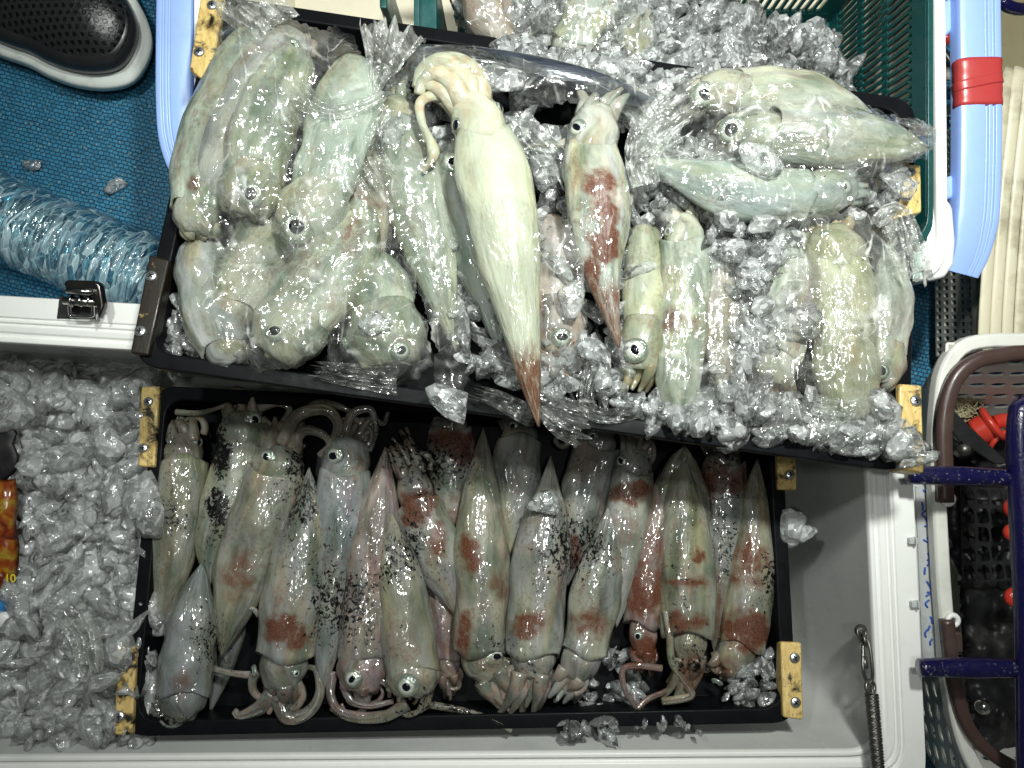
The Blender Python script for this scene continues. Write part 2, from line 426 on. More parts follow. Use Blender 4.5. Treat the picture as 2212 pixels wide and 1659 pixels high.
M['blue'] = plain('light_blue_plastic', (.30, .45, .86), .33, grime=.10, bs=.15, scale=50)
M['teal'] = plain('dark_teal_plastic', (.006, .060, .058), .30, grime=.25, grimecol=(.002, .02, .022))
M['mint'] = plain('pale_green_plastic', (.48, .66, .58), .4, grime=.05)
M['wood'] = mat_wood('yellow_cleat_wood', .05); M['wood_g'] = mat_wood('grimy_cleat_wood', .22); M['wood_d'] = mat_wood('blackened_cleat_wood', .80)
M['screw'] = plain('zinc_screw', (.52, .54, .55), .3, metal=.9, grime=.3, scale=300)
M['dark'] = plain('screw_slot_dark', (.01, .01, .01), .6)
M['chrome'] = plain('latch_chrome', (.55, .54, .52), .16, metal=1, grime=.3, scale=150)
M['steel'] = plain('weathered_steel', (.17, .165, .15), .38, metal=.9, grime=.5, scale=200)
M['gunmetal'] = plain('dark_latch_metal', (.07, .065, .06), .2, metal=.9, grime=.2)
M['mat'] = mat_mat(); M['shoe'] = mat_shoe()
M['rubber'] = plain('smooth_black_rubber', (.016, .016, .017), .33, grime=.1, scale=80)
M['sole'] = plain('pale_rubber_sole', (.66, .70, .66), .5, grime=.6, grimecol=(.18, .18, .15), scale=70)
M['red_tape'] = plain('red_tape', (.42, .045, .045), .32, grime=.1)
M['navy'] = plain('wet_navy_paint', (.005, .004, .042), .16, grime=.1, bs=.9, scale=110, coat=.5)
M['brown'] = plain('brown_handle_plastic', (.060, .036, .030), .32, grime=.2)
M['basket'] = plain('off_white_basket', (.66, .66, .61), .4, grime=.35, grimecol=(.3, .28, .24))
M['cream_slat'] = plain('stained_cream_plastic', (.66, .62, .46), .38, grime=.9, grimecol=(.17, .13, .07), scale=45)
M['grille'] = plain('dirty_grey_grille', (.40, .40, .35), .55, grime=.7, grimecol=(.03, .03, .025), scale=120)
M['blackbag'] = plain('black_vinyl', (.012, .012, .013), .42, grime=.3, bs=.25, scale=60, spec=.3)
M['red'] = plain('red_plastic', (.50, .04, .025), .28, grime=.15)
M['rust'] = plain('brown_red_plastic', (.25, .05, .02), .35, grime=.3)
M['khaki'] = plain('khaki_plastic', (.30, .27, .16), .45, grime=.5)
M['label'] = plain('worn_sticker', (.42, .44, .44), .35, grime=.7, grimecol=(.12, .13, .14), scale=60)
M['marker'] = plain('blue_marker_ink', (.02, .08, .40), .4, grime=0)
def mat_pack():
    n = NT('printed_foil_pack'); o = n.obj()
    f = n.noise(o, 38, 3, .5, 1.5)
    c = n.ramp(f, [(.30, (.06, .01, .005)), (.42, (.18, .03, .005)), (.52, (.26, .09, .01)), (.60, (.28, .20, .02)), (.72, (.12, .015, .005))])
    return n.fin(n.pr(**{'Base Color': c, 'Roughness': .2, 'Normal': n.bump(n.noise(o, 50, 2), .6, .003)}))
M['pack'] = mat_pack()
def mat_fish():
    n = NT('silver_fish_skin'); u = n.uv()
    mp = n.N('ShaderNodeMapping', ins={'Vector': u, 'Scale': (1, .2, 1)}).outputs[0]
    f = n.noise(mp, 60, 4, .6, .6)
    c = n.mix(n.mr(f, .38, .62), (.005, .006, .009), (.05, .06, .08))
    b = n.bump(f, .5, .003)
    return n.fin(n.pr(**{'Base Color': c, 'Roughness': .22, 'Metallic': .2, 'Normal': b, 'Coat Weight': .4}))
M['fish'] = mat_fish()
def mat_bottle():
    n = NT('clear_blue_bottle'); u = n.uv()
    dn = n.N('ShaderNodeTexNoise', ins={'Vector': u, 'Scale': 30.0, 'Detail': 2.0}).outputs['Color']
    mx = n.N('ShaderNodeVectorMath', operation='MULTIPLY_ADD'); n.l.new(dn, mx.inputs[0]); mx.inputs[1].default_value = (.02, .012, 0); n.l.new(u, mx.inputs[2])
    mp = n.N('ShaderNodeMapping', ins={'Vector': mx.outputs[0], 'Scale': (.35, 1.5, 1)}).outputs[0]
    cell = n.N('ShaderNodeSeparateColor', ins={0: n.voro(mp, 110, 'F1', 1, 'Color')}); dist = n.voro(mp, 110, 'F1')
    edge = n.mr(n.voro(mp, 110, 'DISTANCE_TO_EDGE'), 0, .06, 1, 0)
    b = n.bump(dist, 1.0, .008)
    tc = n.mix(n.math('POWER', cell.outputs[1], 2), (.93, 1, 1), (.30, .68, .85))
    tr = n.N('ShaderNodeBsdfTransparent', ins={'Color': tc})
    gs = n.N('ShaderNodeBsdfGlossy', ins={'Color': (1, 1, 1, 1), 'Roughness': .12, 'Normal': b})
    df = n.N('ShaderNodeBsdfDiffuse', ins={'Color': (.70, .93, 1, 1), 'Normal': b})
    f = n.math('ADD', n.math('MULTIPLY', n.math('POWER', cell.outputs[0], 4), .55), n.math('MULTIPLY', edge, .35))  # white cells and edges paint sparkle and rib glare into the plastic
    s = n.mixs(n.math('MINIMUM', f, .9), tr, df)
    lw = n.N('ShaderNodeLayerWeight', ins={'Blend': .2, 'Normal': b}).outputs['Facing']
    return n.fin(n.mixs(n.math('ADD', n.math('MULTIPLY', lw, .3), .10), s, gs))
M['bottle'] = mat_bottle()

# ------------------------------------------------------------------ floor
fl = mobj('floor', [(-3, -3, 0), (3, -3, 0), (3, 3, 0), (-3, 3, 0)], [(0, 1, 2, 3)], M['mat'], None, (0, 0, 0), False)
tag(fl, 'blue woven non-slip mat covering the boat deck', None, None, 'structure')

# ------------------------------------------------------------------ rings (trays, coolers, baskets)
def ring(corners, inset, dz, r, nseg=7, nrm=UP):
    """rounded loop inside four world corners (ccw from top-left), pulled in by inset, moved by dz along nrm"""
    c = [Vector(k) for k in corners]; n = 4; out = []
    ins = []
    for i in range(4):
        a, b, d = c[i - 1], c[i], c[(i + 1) % 4]
        e1 = (a - b).normalized(); e2 = (d - b).normalized()
        s = math.sqrt(max(1e-6, 1 - e1.dot(e2) ** 2))
        ins.append(b + (e1 + e2) * (inset / s))
    for i in range(4):
        a, b, d = ins[i - 1], ins[i], ins[(i + 1) % 4]
        e1 = (a - b).normalized(); e2 = (d - b).normalized()
        p0 = b + e1 * r; p1 = b + e2 * r
        for k in range(nseg + 1):
            t = k / nseg
            q = (1 - t) ** 2 * p0 + 2 * t * (1 - t) * b + t * t * p1
            out.append(q + nrm * dz)
    return out
def lofted(name, corners, prof, mat, parent, nrm=UP, capb=True, capt=False, smooth=False, mats=None, mi=None, bv=.0012):
    """prof: (inset, dz, radius) from outside bottom, over the rim, to the inside floor"""
    vs = []; fs = []; fm = []; m = None
    for (i, d, r) in prof:
        rg = ring(corners, i, d, r, nrm=nrm); m = len(rg); vs += rg
    for k in range(len(prof) - 1):
        for j in range(m):
            j2 = (j + 1) % m; fs.append((k * m + j, (k + 1) * m + j, (k + 1) * m + j2, k * m + j2)); fm.append(mi[k] if mi else 0)
    b = (len(prof) - 1) * m
    fs.append(tuple(range(b, b + m))); fm.append(mi[-1] if mi else 0)      # inner floor
    if capb: fs.append(tuple(range(m - 1, -1, -1))); fm.append(0)
    o = mobj(name, vs, fs, mat, parent, None, smooth, mats=mats, fmat=fm)
    bm = bmesh.new(); bm.from_mesh(o.data); bmesh.ops.recalc_face_normals(bm, faces=bm.faces); bm.to_mesh(o.data); bm.free()
    if bv: bevel(o, bv)
    return o

def screw(p, nrm, parent, r=.0052, rot=.3):
    q = nrm.to_track_quat('Z', 'Y').to_matrix() @ Matrix.Rotation(rot, 3, 'Z')
    b = MB(); n = 20; vs = []
    for (rr, zz) in ((1.0, 0), (1.0, .25), (.8, .42), (0.0, .46)):
        for k in range(n):
            a = 2 * math.pi * k / n; vs.append(p + q @ Vector((r * rr * math.cos(a), r * rr * math.sin(a), r * zz)))
    fs = [(i * n + k, i * n + (k + 1) % n, (i + 1) * n + (k + 1) % n, (i + 1) * n + k) for i in range(3) for k in range(n)]
    b.add(vs, fs)
    for a in (0, math.pi / 2):
        b.box(p + q @ Vector((0, 0, r * .46)), r * 1.05, r * .26, r * .10, q @ Matrix.Rotation(a, 3, 'Z'), m=1)
    return b.build('screw', None, parent, None, True, mats=[M['screw'], M['dark']])

def zU(x, y):
    yb = 785 + (x - 290) * .141
    return .36 - .08 * min(1.25, max(-.1, (yb - y) / 800.))
def zL(x, y):
    return .275 - .075 * min(1.15, max(-.1, (1575 - y) / 740.))

def tray(label, cor, zf, cleats):
    c3 = [P(x, y, zf(x, y)) for (x, y) in cor]
    nrm = ((c3[2] - c3[1]).cross(c3[0] - c3[1])).normalized()
    if nrm.z < 0: nrm = -nrm
    ctr = sum(c3, Vector()) / 4
    t = thing('catch_tray', label, 'tray', ctr - nrm * .052, 'black catch trays')
    lofted('basin', c3, [(.016, -.052, .02), (.004, -.012, .025), (.0, -.010, .026), (.0, -.001, .026), (.0015, 0, .026), (.0135, 0, .022), (.0148, -.001, .022), (.0155, -.008, .022), (.020, -.047, .018)],
           M['black'], t, nrm)
    for (q, zo, dep, mat, scs, lab) in cleats:
        top = [P(x, y, zf(x, y) + zo) for (x, y) in q]
        cl = prism('cleat', top, dep, mat, t, None, .0022, nrm)
        if lab: cl['label'] = lab
        nn = ((top[1] - top[0]).cross(top[2] - top[0])).normalized()
        if nn.z < 0: nn = -nn
        for (sx, sy) in scs:
            # sits on the cleat's top face
            pz = zf(sx, sy) + zo; 
            screw(P(sx, sy, pz) + nn * .0002, nn, cl, rot=rnd.random())
    return t

tray('upper black catch tray heaped with bagged squid and ice', [(462, -12), (284, 788), (1966, 1022), (1980, 215)], zU,
     [([(432, -4), (486, -4), (452, 182), (408, 150)], .006, .022, M['wood'], [(459, 12), (431, 113)], 'yellow wooden cleat with small black stains'),
      ([(322, 550), (366, 560), (320, 768), (280, 762)], .007, .022, M['wood_d'], [(328, 597), (304, 716)], 'cleat blackened with yellow wood showing through'),
      ([(1943, 352), (1990, 356), (1992, 458), (1932, 472)], .003, .02, M['wood'], [(1965, 372)], None),
      ([(1942, 828), (1992, 832), (1997, 1022), (1945, 1016)], .007, .022, M['wood'], [(1977, 866), (1958, 962)], None)])
tray('lower black catch tray packed with rows of bare squid', [(334, 832), (262, 1592), (1724, 1562), (1688, 900)], zL,
     [([(304, 835), (345, 833), (333, 1010), (297, 1006)], .006, .024, M['wood_g'], [(321, 868), (310, 968)], None),
      ([(252, 1398), (294, 1396), (285, 1588), (246, 1588)], .006, .024, M['wood_g'], [(268, 1439), (259, 1547)], None),
      ([(1676, 960), (1720, 960), (1722, 1058), (1680, 1058)], .006, .024, M['wood'], [(1706, 1025)], None),
      ([(1686, 1386), (1732, 1388), (1736, 1556), (1692, 1550)], .006, .024, M['wood'], [(1716, 1421), (1718, 1517)], None)])

# ------------------------------------------------------------------ the lower cooler
zr = .285
ck = thing('cooler', 'large open white cooler under the lower tray, with a metal latch at upper left', 'cooler', P(900, 1150, 0))
co = [P(-420, 612, zr), P(-470, 1740, zr), P(2006, 1724, zr), P(1962, 755, zr)]
iS = lambda p: S(p, zr)
rimw = iS(96)
# rim with shallow ridges, then the inner wall
prof = [(.02, -zr + .002, .03), (.002, -.03, .04), (0, -.004, .04), (.001, 0, .04), (iS(46), 0, .035), (iS(48), -.0025, .035), (iS(52), -.0025, .035), (iS(54), 0, .035),
        (iS(58), 0, .034), (iS(60), -.0025, .034), (iS(64), -.0025, .034), (iS(66), 0, .034), (iS(78), -.001, .034), (iS(82), -.0035, .034), (iS(90), -.0035, .034), (iS(92), 0.0, .034),
        (rimw + .002, 0, .03), (rimw + .004, -.004, .03), (rimw + .006, -.05, .03), (rimw + .03, -zr + .03, .03)]
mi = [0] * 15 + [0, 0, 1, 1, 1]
lofted('body', co, prof, None, ck, mats=[M['white'], M['white_shaded']], mi=mi, bv=.0008)
# hinge clips on the right outer edge
for (x, y) in ((1972, 1168), (1977, 1305)):
    b = MB(); b.box(P(x, y, zr + .003), S(20, zr), S(13, zr), .006); b.box(P(x + 6, y, zr + .006), S(5, zr), S(15, zr), .006)
    bevel(b.build('hinge_clip', M['label'], ck, smooth=False), .0008)
# latch at the left
lt = MB(); zl = zr + .012
lever = catmull([P(176, 600, zl + .01), P(176, 606, zl + .016), P(176, 625, zl + .015), P(176, 640, zl + .008)], 9)
q = [(136, 612), (142, 604), (208, 606), (216, 618), (224, 660), (212, 690), (206, 660), (198, 640), (146, 636)]
lev = prism('latch', [P(x, y, zl + .012) for x, y in q], .010, M['gunmetal'], ck, None, .003)
b = MB()
b.tube([P(145, 628, zl + .014), P(202, 631, zl + .014)], .0032, 10)
b.build('lever_edge', M['chrome'], lev)
b = MB()
b.tube([P(139, 649, zl + .004), P(214, 654, zl + .004)], .0045, 14)
for x in (158, 178, 197): b.tube([P(x - 3, 650, zl + .004), P(x + 1, 650.3, zl + .004)], .0062, 14)
b.build('hinge_pin', M['chrome'], lev)
b = MB()
loop = [P(150, 652, zl + .006), P(152, 680, zl), P(160, 683, zl), P(198, 683, zl), P(201, 676, zl), P(201, 655, zl + .006)]
b.tube(catmull(loop, 24), .0017, 8); b.build('bail', M['chrome'], lev)
# shade of the latch recess, made as a thin dark plate on the rim
prism('latch_recess_shade', [P(x, y, zr + .0012) for x, y in [(128, 640), (206, 640), (206, 690), (122, 688)]], .002, M['dark'], ck, None, .0005)
# screw eye, snap hook, strap on the right inner wall
ch = thing('tether', 'braided spring tether clipped to a screw eye inside the right cooler wall', 'tether', P(1885, 1500, .27))
ze = .272
b = MB(); b.sphere(P(1859, 1362, ze), .0066, 16, .5); b.torus(P(1861, 1366, ze + .004), .0058, .0013, (.5, .3, 1)); b.torus(P(1866, 1382, ze + .004), .006, .0016, (1, .2, .2))
b.build('screw_eye', M['steel'], ch)
b = MB()
hk = catmull([P(1864, 1386, ze + .006), P(1872, 1380, ze + .008), P(1879, 1400, ze + .013), P(1884, 1440, ze + .017), P(1884, 1466, ze + .017), P(1876, 1476, ze + .017), P(1868, 1462, ze + .017), P(1864, 1440, ze + .017), P(1864, 1392, ze + .008)], 44)
b.tube(hk, .0017, 8); b.tube([P(1867, 1418, ze + .013), P(1869, 1444, ze + .017)], .0028, 10); b.torus(P(1880, 1484, ze + .018), .0062, .0018, (.4, .2, .7))
b.torus(P(1884, 1494, ze + .020), .0045, .0016, (.9, .2, .2))
b.build('snap_hook', M['steel'], ch)
b = MB(); c = catmull([P(1883, 1500, .294), P(1888, 1560, .300), P(1893, 1620, .306), P(1899, 1700, .31)], 40)
vs_r = [(.0062 + .0007 * math.sin(i * 2.1)) for i in range(40)]
b.tube(c, vs_r, 14, .8)
for i in range(60):       # spring coils showing through the cover
    j = i * 39 / 60; k = int(j); p = c[k].lerp(c[min(39, k + 1)], j - k); an = i * 0
    b.torus(p + Vector((0, 0, .0)), .0062, .0006, (c[39] - c[0]) + Vector((.02 * (1 if i % 2 else -1), 0, .03)), 12, 5)
b.build('spring_cord', M['steel'], ch)
# worn sticker outside the right rim
prism('side_rail', [P(x, y, .236) for x, y in [(1950, 1040), (2014, 1040), (2030, 1450), (1960, 1450)]], .20, M['white_shaded'], ck, None, .003)
st = prism('sticker', [P(x, y, .2385) for x, y in [(1978, 1050), (2010, 1050), (2026, 1436), (1994, 1436)]], .0023, M['label'], ck, None, .0005)
st['label'] = 'worn grey sticker with blue marker scribbles'
b = MB()
for i in range(16):
    y = 1060 + i * 22 + rnd.uniform(-8, 8); x = 1993 + rnd.uniform(0, 9) + (y - 1060) * .036
    pts = [P(x + rnd.uniform(-7, 7), y + k * 7 + rnd.uniform(-4, 4), .2392) for k in range(3)]
    b.tube(catmull(pts, 7), .0010, 5)
b.build('marker_line', M['marker'], st)

# ------------------------------------------------------------------ the upper cooler with blue handles and teal basket
uc = thing('cooler', 'white cooler at the top with light blue handles, red tape on one, teal basket inside', 'cooler', P(1220, 200, 0))
zc = .245
cu = [P(412, -620, zc), P(418, 590, zc), P(2052, 612, zc), P(2040, -620, zc)]
lofted('body', cu, [(.03, -zc + .002, .03), (.003, -.04, .04), (0, -.004, .045), (.002, 0, .045), (S(26, zc), 0, .035), (S(28, zc), -.004, .035), (S(32, zc), -.10, .035), (.05, -zc + .03, .03)],
       None, uc, mats=[M['white'], M['cream']], mi=[0, 0, 0, 0, 0, 1, 1, 1], bv=.001)
prism('corner_bracket', [P(x, y, zc - .004) for x, y in [(2020, 428), (2052, 428), (2062, 450), (2068, 520), (2064, 570), (2046, 600), (2000, 609), (1985, 560)]], .05, M['white'], uc, None, .006)
prism('corner_pad', [P(x, y, zc + .002) for x, y in [(1950, 543), (1994, 545), (2000, 556), (1999, 590), (1985, 602), (1950, 605)]], .004, M['mint'], uc, None, .001)
# handle section: rounded bar with two grooves on the face turned to the camera
def bar_section(w=1.0, h=.42):
    pts = [(-w, -h), (-w, h * .4), (-w * .93, h * .85), (-w * .80, h), (-w * .62, h), (-w * .58, h * .72), (-w * .50, h * .72), (-w * .46, h), (-w * .30, h), (-w * .26, h * .72),
           (-w * .17, h * .72), (-w * .13, h), (w * .25, h * 1.08), (w * .7, h * 1.0), (w * .92, h * .8), (w, h * .3), (w, -h)]
    return pts[::-1]
sec = bar_section()
def handle(pts, wpx, parent, mir=1, z=.235):
    c = catmull([P(x, y, zz) for x, y, zz in pts], 60)
    b = MB(); ss = [(x * mir, y) for x, y in sec]
    if mir < 0: ss = ss[::-1]
    wd = [S(wpx(i / 59), z) for i in range(60)]
    b.tube(c, wd, len(ss), sec=ss)
    o = b.build('handle', M['blue'], parent); bevel(o, .0007, 2)
    return o, c
hr, hc = handle([(2108, -160, .235), (2108, 0, .235), (2110, 150, .235), (2111, 300, .235), (2108, 430, .232), (2103, 490, .23), (2094, 545, .226), (2076, 592, .22)], lambda t: 47 if t < .85 else 47 - 12 * (t - .85) / .15, uc)
# arms joining the handle to the cooler wall
for (pp, nm) in (([(2034, 5), (2062, -10), (2078, 20), (2070, 55), (2038, 84)], 'handle_arm'), ([(2036, 385), (2072, 372), (2076, 418), (2050, 432), (2036, 420)], 'handle_arm')):
    prism(nm, [P(x, y, .228) for x, y in pp], .02, M['blue'], hr, None, .004)
# red tape wound round the bar
tp = MB(); cc = catmull([P(2110, 132, .2355), P(2111, 180, .2355), P(2112, 232, .2355)], 14)
tsec = [(1.06 * math.copysign(abs(math.cos(a)) ** .55, math.cos(a)), .50 * math.copysign(abs(math.sin(a)) ** .55, math.sin(a))) for a in [2 * math.pi * k / 28 for k in range(28)]]
tp.tube(cc, [S(46, .2355) * (1 + .012 * math.sin(i * 1.7)) for i in range(14)], 28, sec=tsec)
tp.build('tape', M['red_tape'], hr)
tp = MB(); tp.tube(catmull([P(2109, 172, .2362), P(2113, 192, .2362)], 6), S(47.5, .2355), 28, sec=tsec); tp.build('tape', M['red_tape'], hr)
hl, _ = handle([(382, -260, .235), (382, -60, .235), (380, 100, .235), (380, 220, .233), (386, 300, .230), (408, 362, .222), (450, 410, .21)], lambda t: 40, uc, -1)

def slot_panel(name, p00, p10, p11, p01, nx, ny, fx, fy, mat, parent, thick=.002, stagger=0, skew=0, power=3.0, ns=16, cells=None, bend=None):
    """panel over a bilinear patch: a through-hole in each cell"""
    vs = []; fs = []
    def bl(u, v):
        q = (1 - u) * (1 - v) * p00 + u * (1 - v) * p10 + u * v * p11 + (1 - u) * v * p01
        return q if bend is None else bend(q, u, v)
    for j in range(ny):
        off = stagger * (j % 2) / nx
        for i in range(-1 if off else 0, nx):
            u0 = i / nx + off; u1 = u0 + 1 / nx; v0 = j / ny; v1 = (j + 1) / ny
            cu0, cu1 = max(0, u0), min(1, u1)
            if cu1 - cu0 < 1e-6: continue
            solid = (cu1 - cu0) < .98 / nx or (cells is not None and not cells(i, j))
            b = len(vs)
            if solid:
                vs += [bl(cu0, v0), bl(cu1, v0), bl(cu1, v1), bl(cu0, v1)]; fs.append((b, b + 1, b + 2, b + 3)); continue
            outer = []; inner = []
            for k in range(ns):
                a = 2 * math.pi * (k + .5) / ns; cx, sx = math.cos(a), math.sin(a)
                m = max(abs(cx), abs(sx)); ox, oy = cx / m, sx / m
                sg = lambda t: math.copysign(abs(t) ** (2 / power), t)
                ix, iy = sg(cx) * fx, sg(sx) * fy
                ix += skew * iy
                uc_, vc_ = (u0 + u1) / 2, (v0 + v1) / 2
                outer.append(bl(uc_ + ox / (2 * nx), vc_ + oy / (2 * ny))); inner.append(bl(uc_ + ix / (2 * nx), vc_ + iy / (2 * ny)))
            vs += outer + inner
            for k in range(ns): fs.append((b + k, b + (k + 1) % ns, b + ns + (k + 1) % ns, b + ns + k))
            # corners
            for (ox, oy) in ((1, 1), (-1, 1), (-1, -1), (1, -1)):
                ks = sorted(range(ns), key=lambda k: abs(outer[k].x - bl((u0 + u1) / 2 + ox / (2 * nx), (v0 + v1) / 2 + oy / (2 * ny)).x) + (outer[k] - bl((u0 + u1) / 2 + ox / (2 * nx), (v0 + v1) / 2 + oy / (2 * ny))).length)[:2]
                vs.append(bl((u0 + u1) / 2 + ox / (2 * nx), (v0 + v1) / 2 + oy / (2 * ny))); fs.append((b + ks[0], b + ks[1], len(vs) - 1))
    o = mobj(name, vs, fs, mat, parent, None, False)
    bm = bmesh.new(); bm.from_mesh(o.data); bmesh.ops.remove_doubles(bm, verts=bm.verts, dist=.00005); bmesh.ops.recalc_face_normals(bm, faces=bm.faces); bm.to_mesh(o.data); bm.free()
    m = o.modifiers.new('S', 'SOLIDIFY'); m.thickness = thick; m.offset = 0
    return o

# teal basket standing inside the upper cooler
tb = thing('basket', 'dark teal slotted basket full of ice inside the upper cooler', 'basket', P(1450, 160, .04))
zt = .240; zb = .055
B = lambda x, y, z: P(x, y, z)
x1, y1, x0, y0 = 2002, 522, 905, -184
TR = lambda x, y, z: Vector((P(x, y, zt).x, P(x, y, zt).y, z))
ins = .028
q1 = TR(x1, y1, zt); q2 = TR(x1, y0, zt); q3 = TR(x0, y0, zt); q4 = TR(x0, y1, zt)
def low(v, cx, cy, z=zb): return Vector((v.x + ins * cx, v.y + ins * cy, z))
r1, r2, r3, r4 = low(q1, -1, 1), low(q2, -1, -1), low(q3, 1, -1), low(q4, 1, 1)
# right wall: frame solid, three rows of slots
fy0, fy1 = .10, .93
def sub(a, b, c, d, u0, u1, v0, v1):
    f = lambda u, v: (1 - u) * (1 - v) * a + u * (1 - v) * b + u * v * c + (1 - u) * v * d
    return f(u0, v0), f(u1, v0), f(u1, v1), f(u0, v1)
# u along y (bottom of photo -> top), v along height (low -> high)
slot_panel('side_wall', *sub(r1, r2, q2, q1, .16, 1.0, .10, .88), 30, 3, .58, .80, M['teal'], tb, .003, 0, 0, 6, cells=lambda i, j: not (j == 2 and i < 6) or True)
for (u0, u1, v0, v1) in ((0, .16, 0, 1), (.16, 1, 0, .10), (.16, 1, .88, 1)):
    a = sub(r1, r2, q2, q1, u0, u1, v0, v1); o = mobj('wall_border', a, [(0, 1, 2, 3)], M['teal'], tb, None, False); m = o.modifiers.new('S', 'SOLIDIFY'); m.thickness = .0032; m.offset = 0
slot_panel('end_wall', *sub(r2, r3, q3, q2, .03, 1, .10, .86), 46, 3, .58, .80, M['teal'], tb, .003, 0, 0, 6, cells=lambda i, j: (i % 12) > 0)
for (u0, u1, v0, v1) in ((0, .03, 0, 1), (.03, 1, 0, .10), (.03, 1, .86, 1)):
    a = sub(r2, r3, q3, q2, u0, u1, v0, v1); o = mobj('wall_border', a, [(0, 1, 2, 3)], M['teal'], tb, None, False); m = o.modifiers.new('S', 'SOLIDIFY'); m.thickness = .0032; m.offset = 0
o = mobj('base', [r1, r2, r3, r4], [(0, 1, 2, 3)], M['teal'], tb, None, False); m = o.modifiers.new('S', 'SOLIDIFY'); m.thickness = .003
# rim band
rimc = [TR(x0, y0, zt), TR(x0, y1, zt), TR(x1, y1, zt), TR(x1, y0, zt)]
def ringband(name, corners, w, h, r, mat, parent, zoff=0, bv=.001):
    vs = []; 
    for (i, d) in ((-w, -h), (-w, 0), (w * .2, 0), (w * .2, -h)): vs += ring(corners, i, d + zoff, r)
    m = len(vs) // 4; fs = []
    for k in range(4):
        for j in range(m): fs.append((k * m + j, ((k + 1) % 4) * m + j, ((k + 1) % 4) * m + (j + 1) % m, k * m + (j + 1) % m))
    o = mobj(name, vs, fs, mat, parent, None, False)
    bm = bmesh.new(); bm.from_mesh(o.data); bmesh.ops.recalc_face_normals(bm, faces=bm.faces); bm.to_mesh(o.data); bm.free()
    return bevel(o, bv)
ringband('rim', rimc, .005, .012, .03, M['teal'], tb, .004)
# left wall posts
for q in ([(897, -60), (944, -60), (944, 84), (936, 91), (899, 88)], [(818, -60), (838, -60), (836, 18), (820, 18)]):
    prism('post', [P(x, y, .235) for x, y in q], .15, M['teal'], tb, None, .002)

# ------------------------------------------------------------------ squid
GEO = {'U': [], 'L': [], 'I': []}     # for draping bags
def bvh_of(v, f): return BVHTree.FromPolygons([Vector(x) for x in v], f)

eye_me = None
def unit_cap(n=28, m=7, h=.55):
    vs = []; fs = []
    for i in range(m + 1):
        th = math.pi * .62 * i / m
        for k in range(n):
            a = 2 * math.pi * k / n; vs.append((math.sin(th) * math.cos(a), math.sin(th) * math.sin(a), h * math.cos(th)))
    for i in range(m):
        for k in range(n): fs.append((i * n + k, (i + 1) * n + k, (i + 1) * n + (k + 1) % n, i * n + (k + 1) % n))
    return vs, fs
ev, ef = unit_cap()
eye_me = bpy.data.meshes.new('eye'); eye_me.from_pydata(ev, [], ef); eye_me.materials.append(M['eye']); eye_me.polygons.foreach_set('use_smooth', [True] * len(ef))
pup_me = bpy.data.meshes.new('pupil'); pup_me.from_pydata(ev, [], ef); pup_me.materials.append(M['pupil']); pup_me.polygons.foreach_set('use_smooth', [True] * len(ef))

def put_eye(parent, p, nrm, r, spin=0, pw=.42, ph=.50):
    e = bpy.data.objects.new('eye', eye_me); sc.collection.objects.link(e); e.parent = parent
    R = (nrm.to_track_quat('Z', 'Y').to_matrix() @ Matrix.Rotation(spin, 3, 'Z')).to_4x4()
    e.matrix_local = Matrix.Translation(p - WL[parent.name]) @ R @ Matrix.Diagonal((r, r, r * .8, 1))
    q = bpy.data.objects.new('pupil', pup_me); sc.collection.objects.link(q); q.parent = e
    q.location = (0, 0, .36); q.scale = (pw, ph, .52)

def mprof(t, prof=None):
    if prof: return float(np.interp(t, [p[0] for p in prof], [p[1] for p in prof]))
    a = min(1.0, t / .64)
    return max(.02, math.sin(math.pi / 2 * a) ** .92) * (1 - .08 * max(0, (t - .75) / .25))
PW = [(0, .03), (.05, .12), (.12, .24), (.25, .44), (.38, .63), (.5, .79), (.62, .91), (.74, .99), (.82, 1.0), (.92, .92), (1, .80)]
PB = [(0, .45), (.06, .66), (.15, .82), (.3, .95), (.5, 1), (.8, .98), (1, .90)]
PR = [(0, .03), (.05, .13), (.14, .25), (.26, .40), (.36, .58), (.48, .80), (.6, .94), (.74, 1), (.88, .95), (1, .84)]

